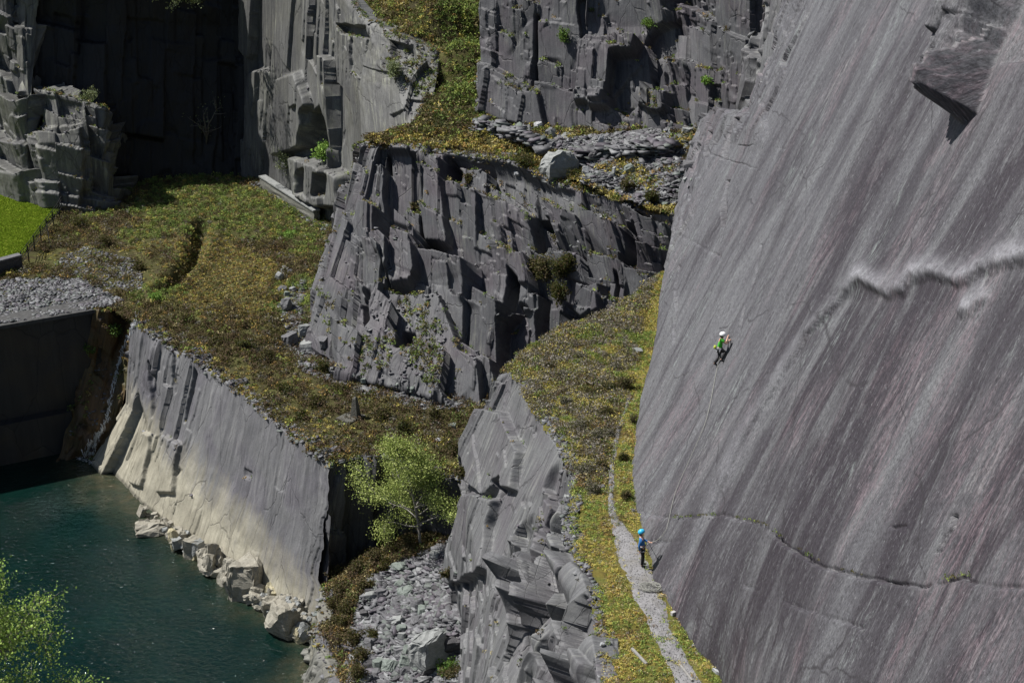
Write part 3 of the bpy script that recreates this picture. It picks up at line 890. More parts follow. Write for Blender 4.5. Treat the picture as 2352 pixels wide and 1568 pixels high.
def on_slab(px, py):
    d = ray(px, py)
    k = (SX0 - (PZ - CAMZ) / TANA)
    t = -(-k) / (d[0] - d[2] / TANA)
    p = d * t
    return p[1], (p[2] + CAMZ - PZ) / SINA


def slab_point(y, t):
    x = SX0 + (np.interp(y, foot_y, foot_x) - SX0) * np.exp(-np.maximum(t, 0) / 4.0) + t * COSA
    return np.stack((x, y, PZ + t * SINA), -1)


sil = [(1452, 985), (1458, 905), (1466, 850), (1480, 790), (1497, 720), (1512, 650), (1528, 560), (1535, 510), (1546, 440), (1560, 380), (1578, 320), (1593, 258),
       (1660, 246), (1704, 238), (1716, 212), (1738, 160), (1772, 60), (1806, -40), (1860, -200), (1960, -500)]
sy, st_ = [], []
for p in sil:
    a_, b_ = on_slab(*p)
    sy.append(a_)
    st_.append(b_)
o_ = np.argsort(st_)
st_, sy = np.array(st_)[o_], np.array(sy)[o_]
T0, T1, RES = -1.6, 42.0, 0.065
tg = np.arange(T0, T1, RES)
yl = np.interp(tg, np.concatenate(([T0], st_)), np.concatenate(([sy[0] + 0.5], sy)))
yl = yl + 0.35 * fbm(tg * 0.7, tg * 0 + 3, 5, 4)
nu = 1150
ug = np.linspace(0, 1, nu) ** 1.0
yy = yl[None, :] + (20.0 - yl[None, :]) * ug[:, None]
ttt = tg[None, :] + 0 * yy
P = slab_point(yy, ttt)
nvec = np.array((-SINA, 0, COSA))
px, py = proj(P)
dep = np.linalg.norm(P - np.array((0, 0, CAMZ)), axis=-1)
mpp = dep / FPX
d = 0.34 * fbm((yy - 0.17 * ttt) * 0.16, ttt * 0.06, 41, 3) + 0.13 * fbm((yy - 0.17 * ttt) * 0.6, ttt * 0.11, 42, 4) + 0.03 * fbm((yy - 0.17 * ttt) * 2.4, ttt * 0.8, 43, 4)


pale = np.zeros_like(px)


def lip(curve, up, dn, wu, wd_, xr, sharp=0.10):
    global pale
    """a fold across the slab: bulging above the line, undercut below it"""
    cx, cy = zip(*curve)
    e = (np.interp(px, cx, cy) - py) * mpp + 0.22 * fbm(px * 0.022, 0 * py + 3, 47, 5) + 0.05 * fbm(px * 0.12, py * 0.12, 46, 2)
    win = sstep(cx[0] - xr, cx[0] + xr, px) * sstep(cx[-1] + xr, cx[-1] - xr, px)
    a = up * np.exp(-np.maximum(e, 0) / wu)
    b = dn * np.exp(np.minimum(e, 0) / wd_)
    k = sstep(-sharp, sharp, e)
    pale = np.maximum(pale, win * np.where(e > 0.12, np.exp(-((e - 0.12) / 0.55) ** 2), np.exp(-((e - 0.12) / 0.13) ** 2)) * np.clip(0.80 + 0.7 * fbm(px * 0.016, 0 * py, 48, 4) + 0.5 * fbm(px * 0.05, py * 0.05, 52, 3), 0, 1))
    return win * (a * k + b * (1 - k))


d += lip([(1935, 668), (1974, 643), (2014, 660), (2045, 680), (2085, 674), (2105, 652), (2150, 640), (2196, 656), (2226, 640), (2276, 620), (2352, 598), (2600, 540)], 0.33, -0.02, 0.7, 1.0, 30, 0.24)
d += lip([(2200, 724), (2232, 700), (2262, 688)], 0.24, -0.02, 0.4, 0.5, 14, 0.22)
# long diagonal ridge running down from the fold
rx, ry = [1590, 1640, 1700, 1790, 1853, 1945], [1240, 1150, 1020, 870, 766, 660]
e = (px - np.interp(py, ry[::-1], rx[::-1])) * mpp
win = sstep(1250, 1130, py) * sstep(640, 690, py)
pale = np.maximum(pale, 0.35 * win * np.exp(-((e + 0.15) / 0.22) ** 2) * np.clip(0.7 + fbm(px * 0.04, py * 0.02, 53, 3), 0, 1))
d += win * (-0.22 * sstep(-0.12, 0.12, e) * np.exp(-np.maximum(e, 0) / 2.2) + 0.05 * np.exp(np.minimum(e, 0) / 1.0) * (e < 0))
# open joints: (curve, depth, width)
for curve, dp, wd_ in (([(1440, 1178), (1559, 1190), (1659, 1181), (1750, 1206), (1795, 1248), (1880, 1298), (1960, 1320), (2101, 1346), (2170, 1338), (2211, 1322), (2225, 1335), (2287, 1349), (2400, 1360)], 0.20, 0.07),
                       ([(1470, 1252), (1500, 1244), (1570, 1240)], 0.2, 0.10),
                       ([(1700, 1340), (1850, 1400), (1980, 1440)], 0.08, 0.06), ([(2040, 1210), (2080, 1205)], 0.12, 0.07), ([(1560, 330), (1760, 395), (1790, 420)], 0.08, 0.06),
                       ([(1690, 330), (1800, 340)], 0.10, 0.06), ([(1560, 540), (1600, 560), (1650, 590)], 0.10, 0.07), ([(1500, 605), (1560, 612)], 0.12, 0.08)):
    cx, cy = zip(*curve)
    e = (np.interp(px, cx, cy) - py) * mpp + 0.07 * fbm(px * 0.05, py * 0.05, 49, 3)
    on = (px > cx[0]) & (px < cx[-1])
    dp = dp * np.clip(0.75 + 1.6 * fbm(px * 0.02, py * 0 + wd_ * 50, 57, 4), 0.0, 1.3)
    d -= np.where(on, dp * np.clip(1 - np.abs(e) / wd_, 0, 1), 0)
    d -= np.where(on, 0.25 * dp * np.exp(-np.abs(e) / 0.5) * (e > 0), 0)
for curve, dp, wd_ in (([(1490, 1568), (1520, 1500)], 0.0, 0.1), ([(2150, 1270), (2185, 1210), (2192, 1180)], 0.25, 0.10), ([(1930, 1568), (1990, 1430), (2036, 1300)], 0.07, 0.06),
                       ([(1655, 520), (1662, 470), (1668, 410)], 0.35, 0.12), ([(1690, 268), (1672, 310), (1655, 366)], 0.6, 0.16), ([(1630, 300), (1622, 330), (1618, 356)], 0.3, 0.10),
                       ([(1558, 610), (1552, 700), (1546, 790)], 0.18, 0.07), ([(1478, 835), (1470, 870), (1462, 912)], 0.6, 0.2), ([(1606, 330), (1580, 420), (1566, 520)], 0.16, 0.09),
                       ([(1748, 560), (1730, 640), (1700, 760)], 0.08, 0.06), ([(1850, 380), (1800, 480), (1760, 560)], 0.08, 0.06)):
    cx, cy = zip(*sorted(curve, key=lambda v: v[1]))
    e = (px - np.interp(py, cy, cx)) * mpp + 0.05 * fbm(px * 0.05, py * 0.05, 50, 3)
    on = (py > cy[0]) & (py < cy[-1])
    d -= np.where(on, dp * np.clip(1 - np.abs(e) / wd_, 0, 1), 0)
# jointed blocks along the far edge
edge_m = (yl[None, :] - yy)
mask = sstep(9.0, 4.0, edge_m + 3.0 * fbm(yy * 0.3, ttt * 0.2, 61, 3)) * sstep(700, 520, py)
for k, L in enumerate((dict(w=2.6, h=2.8, amp=0.16, shear=0.0, slope=-0.1, ta=-0.05, tb=0.05, groove=0.16), dict(w=0.9, h=1.2, amp=0.05, shear=0.0, slope=-0.1, ta=-0.05, tb=0.05, groove=0.06))):
    dd, _r = bricks(yy, ttt, seed=71 + k, **L)
    d += dd * mask
d -= sstep(2.0, 0.0, edge_m) * 0.5 * (0.4 + vn(ttt * 0.8, ttt * 0, 3))


def softpoly(poly, dep_, soft):
    poly = np.array(poly, float)
    ins = inpoly(px, py, poly)
    dm_ = np.full(px.shape, 1e9)
    for i in range(len(poly)):
        a0, b0 = poly[i], poly[(i + 1) % len(poly)]
        ee = b0 - a0
        tp = np.clip(((px - a0[0]) * ee[0] + (py - a0[1]) * ee[1]) / (ee @ ee), 0, 1)
        dm_ = np.minimum(dm_, np.hypot(px - a0[0] - tp * ee[0], py - a0[1] - tp * ee[1]))
    return np.where(ins, dep_ * np.clip(dm_ * mpp / soft, 0, 1), 0)


lump = [(2262, -100), (2235, 60), (2192, 150), (2172, 215), (2186, 262), (2222, 288), (2252, 262), (2274, 200), (2304, 120), (2348, 40), (2392, -60), (2402, -100)]
rid = [(2300, -100), (2275, 40), (2236, 130), (2216, 200), (2232, 240), (2256, 190), (2285, 100), (2322, 10), (2350, -100)]
lm = softpoly(lump, 1.0, 0.30)
b1, _r = bricks(yy - 0.17 * ttt, ttt, w=1.5, h=2.4, amp=0.45, slope=0.2, ta=0.3, tb=0.25, seed=91, groove=0.15)
b2_, _r = bricks(yy - 0.17 * ttt, ttt, w=0.6, h=1.2, amp=0.16, slope=0.2, ta=0.3, tb=0.2, seed=92, groove=0.08)
d += lm * (1.7 + b1 + b2_ + 0.12 * fbm(yy * 2, ttt * 2, 93, 4)) + softpoly(rid, 0.8, 0.7)
d -= softpoly([(2300, 150), (2345, 60), (2420, -60), (2500, -60), (2440, 60), (2360, 150)], 0.8, 0.5)
V = P + nvec * d[..., None]
st3 = np.stack((yy, ttt, d), -1)
# turn the far edge back into the hill so the slab has thickness
back = [V[:1] + np.array((dx, 0.25 * dx, -0.3 * dx)) + 0.25 * fbm(tg * 1.3, tg * 0 + dx, 91, 3)[None, :, None] for dx in (7.0, 4.0, 2.0, 0.8)]
V = np.concatenate(back + [V], 0)
st3 = np.concatenate([st3[:1] + np.array((dx, 0, 0)) for dx in (7.0, 4.0, 2.0, 0.8)] + [st3], 0)
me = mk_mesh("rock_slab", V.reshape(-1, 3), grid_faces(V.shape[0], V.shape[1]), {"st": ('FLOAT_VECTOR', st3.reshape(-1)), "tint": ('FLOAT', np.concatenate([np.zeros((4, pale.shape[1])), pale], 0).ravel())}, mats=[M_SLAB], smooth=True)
slab_o = tag(link("rock_slab", me), "huge smooth leaning slate slab that the climber is on", "rock face", kind="structure")

# ---- near bank below the frame, carrying the near tree
xs, ys = np.meshgrid(np.arange(-40, -2, 0.5), np.arange(6, 42, 0.5), indexing='ij')
zz = 28.5 - 0.42 * np.maximum(ys - 26, 0) ** 1.35 - 0.25 * np.maximum(xs + 14, 0) ** 1.3 + 0.6 * fbm(xs * 0.3, ys * 0.3, 5, 3)
me = mk_mesh("near_bank", np.stack((xs, ys, np.maximum(zz, -1)), -1).reshape(-1, 3), grid_faces(*xs.shape), mats=[G_BANK], smooth=True)
tag(link("near_bank", me), "steep soil bank on the near side of the pool, below the frame", "ground", kind="structure")

# ---- dam wall
M_DAM = rock_mat("dam_masonry", (0.03, 0.03, 0.03), (0.06, 0.06, 0.058), (0.05, 0.042, 0.03), pale=(0.12, 0.12, 0.11), pale_amt=0.25, speck=0.1, streak=(1.5, 0.12))
M_CONC = plain_mat("weathered_concrete", (0.075, 0.075, 0.073), 0.85, 0.5, 3.0)


def boxmesh(mb, c, ax, ay, az):
    """an eight-cornered box from centre and three half-axis vectors"""
    c, ax, ay, az = (np.asarray(v, float) for v in (c, ax, ay, az))
    vs = [mb.verts.new((c + i * ax + j * ay + k * az).tolist()) for i in (-1, 1) for j in (-1, 1) for k in (-1, 1)]
    for f in ((0, 1, 3, 2), (4, 6, 7, 5), (0, 4, 5, 1), (2, 3, 7, 6), (0, 2, 6, 4), (1, 5, 7, 3)):
        mb.faces.new([vs[i] for i in f])


def bm_obj(name, mb, mat, parent=None, smooth=False, bevel=0.0, st=False):
    bmesh.ops.recalc_face_normals(mb, faces=mb.faces)
    me = bpy.data.meshes.new(name)
    mb.to_mesh(me)
    mb.free()
    me.materials.append(mat)
    if smooth:
        me.polygons.foreach_set("use_smooth", np.ones(len(me.polygons), bool))
    if st:
        a_ = me.attributes.new("st", 'FLOAT_VECTOR', 'POINT')
        for v in me.vertices:
            a_.data[v.index].vector = (v.co.x, v.co.z, 0)
        me.attributes.new("tint", 'FLOAT', 'POINT')
    o = link(name, me, parent)
    if bevel:
        md = o.modifiers.new("edge", 'BEVEL')
        md.width = bevel
        md.segments = 2
    return o


def P3(v):
    return Vector([float(k) for k in v])


da, db = Z(-520, 836, TZ), Z(222, 709, TZ)
dirv = (db - da) / np.linalg.norm(db - da)
nrm = np.array((dirv[1], -dirv[0], 0))                     # towards the pool
dam = empty("dam_wall", (da + db) / 2 * np.array((1, 1, 0)))
tag(dam, "dark shaded dam wall with a flat capping, standing in the pool below the gravel", "wall")
L2 = np.linalg.norm(db - da) / 2
ux, un, uz = dirv * L2, nrm, np.array((0, 0, 1.0))
base = -np.array(dam.location)
mid = (da + db) / 2 * np.array((1, 1, 0)) + base
mb = bmesh.new()
boxmesh(mb, mid + un * -1.0 + uz * 5.0, ux, un * 0.9, uz * 5.7)
bm_obj("wall", mb, M_DAM, dam, st=True)
mb = bmesh.new()
boxmesh(mb, mid + un * -0.9 + uz * 10.90, ux * 1.002, un * 1.12, uz * 0.14)
bm_obj("capping", mb, M_CONC, dam)
le = Z(167, 950, 3.3)
half = (np.dot(le - da, dirv)) / 2
mb = bmesh.new()
boxmesh(mb, da * np.array((1, 1, 0)) + base + dirv * half + un * 0.3 + uz * 1.3, dirv * half, un * 0.5, uz * 2.0)
bm_obj("footing_ledge", mb, M_DAM, dam, st=True)

# ------------------------------------------------------------------ ground cover
M_LEAF = col_mat("small_leaves", 0.75, 0.22)
M_HEATH = col_mat("heather_and_moss", 0.95, 0.10)
M_STONE = None


def stone_mat():
    m, t, b = nt_mat("broken_slate")
    q = NB(t)
    a = q.attr("col").outputs['Color']
    g = q.n("ShaderNodeNewGeometry").outputs['Position']
    n = q.noise(q.scalev(g, (1, 1, 2.2)), 5.0, 5, 0.7)
    q.l(q.mix(1.0, a, q.ramp(n, ((0.3, 0.6), (0.7, 1.15))), 'MULTIPLY'), b.inputs['Base Color'])
    b.inputs['Roughness'].default_value = 0.6
    b.inputs['Specular IOR Level'].default_value = 0.35
    q.l(q.bump(n, 0.5, 0.04), b.inputs['Normal'])
    return m


M_STONE = stone_mat()
BROWN, OLIVE, GREEN, LIME, STRAW, ORANGE, GREYH, DKG, MOSS = [np.array(v) for v in (
    (0.098, 0.068, 0.043), (0.118, 0.105, 0.044), (0.130, 0.185, 0.052), (0.25, 0.31, 0.075), (0.35, 0.30, 0.15), (0.31, 0.20, 0.07), (0.25, 0.23, 0.20),
    (0.065, 0.075, 0.033), (0.39, 0.335, 0.09))]


def chips(c, r, colr, per, chip, rg, flat=0.7, lift=0.25, cvar=0.3):
    """domes of small leaf-sized triangles: centres c, radii r, colours colr"""
    n = len(c)
    d = rg.normal(size=(n, per, 3))
    d /= np.linalg.norm(d, axis=2, keepdims=True)
    d[:, :, 2] = np.abs(d[:, :, 2]) * flat * 1.3
    rad = rg.uniform(0.25, 1.0, (n, per, 1)) ** 0.6
    p = c[:, None, :] + d * rad * r[:, None, None]
    p[:, :, 2] += lift * r[:, None] * 0.3
    u = rg.normal(size=(n, per, 3))
    w = rg.normal(size=(n, per, 3))
    u /= np.linalg.norm(u, axis=2, keepdims=True)
    w /= np.linalg.norm(w, axis=2, keepdims=True)
    s = (chip * rg.uniform(0.55, 1.5, (n, per, 1)) * (r[:, None, None] / r.mean()) ** 0.5)
    v = np.stack((p + u * s, p - u * s * 0.5 + w * s * 0.55, p - u * s * 0.5 - w * s * 0.55), 2)
    col = colr[:, None, :] * (1 + cvar * rg.uniform(-1, 1, (n, per, 1)))
    col = np.repeat(np.clip(col, 0, 1)[:, :, None, :], 3, 2).reshape(-1, 3)
    f = np.arange(n * per * 3).reshape(-1, 3)
    return v.reshape(-1, 3), f, np.concatenate((col, np.ones((len(col), 1))), 1)


def blades(c, h, colr, per, wid, rg, spread=0.5, rad=0.12):
    n = len(c)
    a = rg.uniform(0, 2 * np.pi, (n, per))
    rr = rad * np.sqrt(rg.uniform(0, 1, (n, per)))
    base = c[:, None, :] + np.stack((rr * np.cos(a), rr * np.sin(a), 0 * a), -1)
    a2 = rg.uniform(0, 2 * np.pi, (n, per))
    sp = spread * rg.uniform(0.1, 1, (n, per))
    hh = h[:, None] * rg.uniform(0.5, 1.2, (n, per))
    tip = base + np.stack((sp * np.cos(a2) * hh, sp * np.sin(a2) * hh, hh), -1)
    side = np.stack((-np.sin(a2), np.cos(a2), 0 * a2), -1) * wid
    v = np.stack((base - side, base + side, tip), 2)
    col = colr[:, None, :] * (1 + 0.3 * rg.uniform(-1, 1, (n, per, 1)))
    col = np.repeat(np.clip(col, 0, 1)[:, :, None, :], 3, 2).reshape(-1, 3)
    return v.reshape(-1, 3), np.arange(n * per * 3).reshape(-1, 3), np.concatenate((col, np.ones((len(col), 1))), 1)


def join(parts):
    vs, fs, cs, o = [], [], [], 0
    for v, f, c in parts:
        vs.append(v)
        fs.append(f + o)
        cs.append(c)
        o += len(v)
    return np.concatenate(vs), np.concatenate(fs), np.concatenate(cs)


def stuff(name, parts, mat, label, cat):
    v, f, c = join(parts)
    o = link(name, mk_mesh(name, v, f, {"col": ('FLOAT_COLOR', c)}, mats=[mat]))
    return tag(o, label, cat, kind="stuff")


def pick(w, cols, rg):
    """choose one of cols for each row of the weights w"""
    w = np.maximum(np.asarray(w, float), 0) + 1e-6
    cum = np.cumsum(w, 1)
    k = (rg.uniform(0, 1, (len(w), 1)) * cum[:, -1:] > cum).sum(1)
    return np.array(cols)[np.clip(k, 0, len(cols) - 1)]


def blob(px, py, cx, cy, rx, ry):
    return np.exp(-(((px - cx) / rx) ** 2 + ((py - cy) / ry) ** 2))


STONE_COLS = np.array([(0.095, 0.095, 0.102), (0.12, 0.12, 0.128), (0.15, 0.152, 0.16), (0.10, 0.09, 0.105), (0.12, 0.135, 0.125), (0.21, 0.215, 0.22)])


def stones(p, size, rg, cols=STONE_COLS, flat=(0.08, 0.32), tilt=0.45, sink=0.1):
    n = len(p)
    base = np.array([(i, j, k) for i in (-1, 1) for j in (-1, 1) for k in (-1, 1)], float) * 0.5
    dim = np.stack((size * rg.uniform(0.7, 1.5, n), size * rg.uniform(0.45, 1.0, n), size * rg.uniform(*flat, n)), 1)
    v = base[None] * (1 + 0.35 * rg.uniform(-1, 1, (n, 8, 3))) * dim[:, None, :]
    a, b = rg.uniform(0, 2 * np.pi, n), rg.normal(0, tilt, n)
    ca, sa, cb, sb = np.cos(a), np.sin(a), np.cos(b), np.sin(b)
    x, y, z = v[..., 0], v[..., 1], v[..., 2]
    y, z = y * cb[:, None] - z * sb[:, None], y * sb[:, None] + z * cb[:, None]
    x, y = x * ca[:, None] - y * sa[:, None], x * sa[:, None] + y * ca[:, None]
    v = np.stack((x, y, z), -1) + p[:, None, :] + np.array((0, 0, 1.0)) * (dim[:, 2] * 0.4 - sink * dim[:, 2])[:, None, None]
    f0 = np.array([(0, 1, 3, 2), (4, 6, 7, 5), (0, 4, 5, 1), (2, 3, 7, 6), (0, 2, 6, 4), (1, 5, 7, 3)])
    f = (f0[None] + 8 * np.arange(n)[:, None, None]).reshape(-1, 4)
    c = cols[rg.integers(0, len(cols), n)] * rg.uniform(0.75, 1.15, (n, 1))
    c = np.repeat(np.concatenate((c, np.ones((n, 1))), 1), 8, 0)
    return v.reshape(-1, 3), f, c


rg = np.random.default_rng(11)

# ---- terrace heather
GRAVEL_PX = [(-80, 648), (60, 640), (180, 640), (285, 690), (225, 714), (120, 728), (-80, 765), (-360, 805), (-360, 730)]
p = sample("terrace_ground", 16500, rg)
px, py = proj(p)
keep = ~inpoly(px, py, GRAVEL_PX) & ~inpoly(px, py, [(-400, 400), (118, 440), (152, 476), (50, 598), (-400, 700)])
nz = fbm(p[:, 0] * 0.35, p[:, 1] * 0.35, 3, 4)
gr = blob(px, py, 180, 620, 190, 50)
keep &= ~((gr > 0.35) & (nz < 0.12)) & ~((blob(px, py, 520, 640, 90, 60) > 0.45) & (nz < 0.12))
keep &= ~(inpoly(px, py, [(690, 770), (760, 815), (840, 855), (1085, 930), (1000, 935), (790, 880), (700, 840)]) & (nz < 0.15))
p, px, py, nz = p[keep], px[keep], py[keep], nz[keep]
n2 = fbm(p[:, 0] * 0.9, p[:, 1] * 0.9, 9, 3)
np_ = fbm(p[:, 0] * 0.22 + 9, p[:, 1] * 0.22, 29, 3)
green = 1.6 * blob(px, py, 460, 470, 200, 70) + 0.9 * blob(px, py, 700, 480, 90, 60) + 0.8 * blob(px, py, 690, 640, 60, 80) + 0.6 * blob(px, py, 370, 680, 60, 30) + 0.5 * blob(px, py, 240, 470, 110, 25)
moss = 1.0 * blob(px, py, 520, 640, 130, 90) + 0.9 * blob(px, py, 560, 870, 110, 60) + 0.9 * blob(px, py, 740, 1000, 70, 60) + 0.5 * blob(px, py, 130, 560, 60, 60)
brown = 0.62 + 0.7 * blob(px, py, 560, 780, 240, 90) + 0.7 * blob(px, py, 950, 960, 170, 90) + 0.5 * blob(px, py, 180, 540, 70, 50)
zn = np.stack((brown + 0.9 * nz, green * 0.85 + 0.25 + 0.9 * np_, moss * 0.9 + 0.22 + 0.9 * fbm(p[:, 0] * 0.3, p[:, 1] * 0.3, 37, 4)), 1)
zone = zn.argmax(1)
WZ = np.array(((2.2, 1.2, 0.12, 0.05, 0.06, 0.12, 0.35, 0.05), (0.25, 0.6, 1.6, 0.7, 0.12, 0.06, 0.05, 0.25), (0.25, 0.4, 0.2, 0.15, 1.0, 0.55, 0.2, 0.9)))
W = WZ[zone]
col = pick(W, (BROWN, OLIVE, GREEN, LIME, STRAW, ORANGE, GREYH * 0.7, MOSS), rg)
r = rg.uniform(0.14, 0.42, len(p)) * (1 + 0.35 * nz)
r *= np.array((1.15, 0.95, 0.6))[zone]
p2 = sample("terrace_ground", 13000, rg)
px, py = proj(p2)
k2 = ~inpoly(px, py, GRAVEL_PX) & ~inpoly(px, py, [(-400, 400), (118, 440), (152, 476), (50, 598), (-400, 700)]) & (fbm(p2[:, 0] * 0.8, p2[:, 1] * 0.8, 19, 3) > -0.12)
p2 = p2[k2]
c2 = pick(np.ones((len(p2), 6)) * np.array((1.0, 0.8, 0.4, 0.5, 0.7, 0.8)), (BROWN, OLIVE, GREEN, ORANGE, STRAW, MOSS), rg)
p3 = sample("terrace_ground", 7000, rg, [(420, 560), (650, 560), (670, 700), (560, 750), (400, 700)])
c3 = pick(np.ones((len(p3), 6)) * np.array((0.6, 0.7, 0.25, 1.1, 0.8, 0.9)), (BROWN, OLIVE, GREEN, ORANGE, STRAW, MOSS), rg)
p4 = sample("scree_ground", 2600, rg, [(735, 1300), (800, 1290), (880, 1250), (985, 1225), (1045, 1240), (990, 1266), (905, 1292), (845, 1335), (815, 1400), (802, 1470), (838, 1568), (800, 1640), (770, 1520), (738, 1440), (750, 1350)])
c4 = pick(np.ones((len(p4), 5)) * np.array((2.2, 1.0, 0.25, 0.4, 0.3)), (BROWN, OLIVE, GREEN, ORANGE, STRAW), rg)
stuff("heather_cover", [chips(p4, rg.uniform(0.15, 0.42, len(p4)), c4, 30, 0.07, rg, 0.9), chips(p3, rg.uniform(0.06, 0.14, len(p3)), c3, 9, 0.055, rg, 0.4), chips(p, r, col, 34, 0.068, rg, 0.8, cvar=0.24), chips(p2, rg.uniform(0.10, 0.24, len(p2)), c2, 11, 0.07, rg, 0.35)], M_HEATH, "brown and green heather, moss and bramble covering the terrace", "heather")

# ---- upper bench heath, gully
p = sample("upper_bench_ground", 9000, rg)
px, py = proj(p)
UB_SCREE = [(1105, 290), (1200, 285), (1300, 318), (1480, 300), (1600, 262), (1585, 470), (1505, 480), (1420, 452), (1340, 420), (1330, 360), (1240, 335), (1150, 320)]
nz = fbm(p[:, 0] * 0.4, p[:, 1] * 0.4, 13, 4)
keep = ~(inpoly(px, py, UB_SCREE) & (nz < 0.14))
p, px, py, nz = p[keep], px[keep], py[keep], nz[keep]
gully = sstep(985, 1040, px) * sstep(300, 240, py)
mound = blob(px, py, 1000, 260, 90, 50)
edge = sstep(300, 335, py)
W = np.stack((0.5 + mound, 0.5 + mound, 0.2 + 2.2 * gully, 0.15 + 1.2 * gully, 0.15 + 0.4 * edge, 0.10 + 0.4 * edge, 0.8 * mound, 0.2 + 0.9 * edge + 0.3 * nz), 1)
col = pick(W, (BROWN, OLIVE, GREEN, LIME * 0.85, STRAW, ORANGE, DKG, MOSS), rg)
r = rg.uniform(0.15, 0.42, len(p)) * (1 + 0.5 * mound)
stuff("heath_cover", [chips(p, r, col, 24, 0.09, rg, 0.8)], M_HEATH, "dark heath and green ferny growth on the upper bench and gully", "heath")

# ---- path bench: heather at the far end, moss and grass beside the path
PATH_L = [(1447, 900), (1427, 955), (1408, 1020), (1398, 1100), (1399, 1180), (1409, 1235), (1424, 1300), (1456, 1370), (1492, 1440), (1520, 1500), (1552, 1568), (1620, 1760)]
PATH_R = [(1455, 900), (1437, 950), (1423, 1000), (1412, 1060), (1408, 1120), (1412, 1180), (1446, 1222), (1496, 1305), (1528, 1370), (1542, 1440), (1566, 1490), (1612, 1568), (1690, 1760)]
PATH_PX = PATH_L + PATH_R[::-1]
p = sample("bench_ground", 26000, rg)
px, py = proj(p)
nz = fbm(p[:, 0] * 0.8, p[:, 1] * 0.8, 23, 4)
n3 = fbm(p[:, 0] * 2.2, p[:, 1] * 2.2, 27, 3)
inpath = inpoly(px + 8 * n3 + 7, py, PATH_PX) | inpoly(px + 8 * n3 - 7, py, PATH_PX) | inpoly(px + 14 * n3, py, [(1500, 1310), (1500, 1240), (1440, 1215), (1420, 1260)])
keep = ~inpath | ((rg.uniform(0, 1, len(p)) < 0.10 + 0.30 * (n3 > 0.12)) & ~(inpoly(px + 16, py, PATH_PX) & inpoly(px - 16, py, PATH_PX))) | ((py > 1420) & (n3 + nz > 0.30))
rockedge = inpoly(px, py, [(1190, 850), (1260, 960), (1335, 1110), (1310, 1180), (1312, 1240), (1350, 1300), (1378, 1400), (1385, 1568), (1340, 1568), (1200, 1100)])
keep &= ~(rockedge & (nz < 0.1)) & ~(inpoly(px, py, [(1340, 1290), (1385, 1300), (1395, 1370), (1350, 1385)]) & (nz < 0.2))
heath = np.maximum(sstep(1160, 1080, py) * sstep(1460, 1425, px + 0.25 * (py - 900)), 0) * (nz > -0.28)
mid = sstep(0, 1, 0.5 + nz * 2)
p, px, py, nz, n3, heath = p[keep], px[keep], py[keep], nz[keep], n3[keep], heath[keep]
left = sstep(1520, 1400, px - 0.25 * (py - 1300))
zb = np.stack((heath * (0.75 + 0.8 * n3) + 0.15 * fbm(p[:, 0] * 1.2, p[:, 1] * 1.2, 71, 3), 0.42 + 0.9 * fbm(p[:, 0] * 0.9, p[:, 1] * 0.9, 72, 4), 0.42 + 0.9 * fbm(p[:, 0] * 0.9, p[:, 1] * 0.9, 73, 4), 0.18 + 0.9 * fbm(p[:, 0] * 0.7, p[:, 1] * 0.7, 74, 4)), 1)
zone = zb.argmax(1)
WZ = np.array(((0.6, 0.7, 1.6, 0.1, 0.05, 0.2, 0.05, 0.2), (0.05, 0.3, 0.05, 1.0, 0.9, 0.15, 0.05, 0.35), (0.03, 0.2, 0.08, 0.2, 0.3, 0.6, 0.3, 1.5), (0.9, 0.4, 0.2, 0.2, 0.05, 0.3, 0.7, 0.2)))
col = pick(WZ[zone], (BROWN * 1.1, OLIVE * 1.1, GREYH, GREEN, LIME, STRAW, ORANGE * 1.1, MOSS), rg)
col = col * (1 + 0.30 * (1 - heath))[:, None]
tall = heath * (0.6 + 1.3 * np.clip(nz + 0.3, 0, 1))
r = rg.uniform(0.05, 0.12, len(p)) + tall * rg.uniform(0.06, 0.26, len(p)) + np.where(n3 > 0.28, 0.05, 0)
stuff("bench_moss_cover", [chips(p, r, col, 20, 0.036, rg, 0.75)], M_HEATH, "grey heather, yellow moss and grass growing on the path bench", "moss")

# ---- short lawn grass
p = sample("lawn", 17000, rg)
col = pick(np.stack((np.ones(len(p)), np.ones(len(p)) * 0.7, np.ones(len(p)) * 0.02), 1), (np.array((0.19, 0.28, 0.022)), np.array((0.25, 0.33, 0.03)), np.array((0.45, 0.42, 0.08))), rg)
stuff("lawn_grass", [blades(p, np.full(len(p), 0.10), col, 7, 0.03, rg, 0.8, 0.25)], M_HEATH, "short bright mown grass of the lawn beyond the railing", "grass")

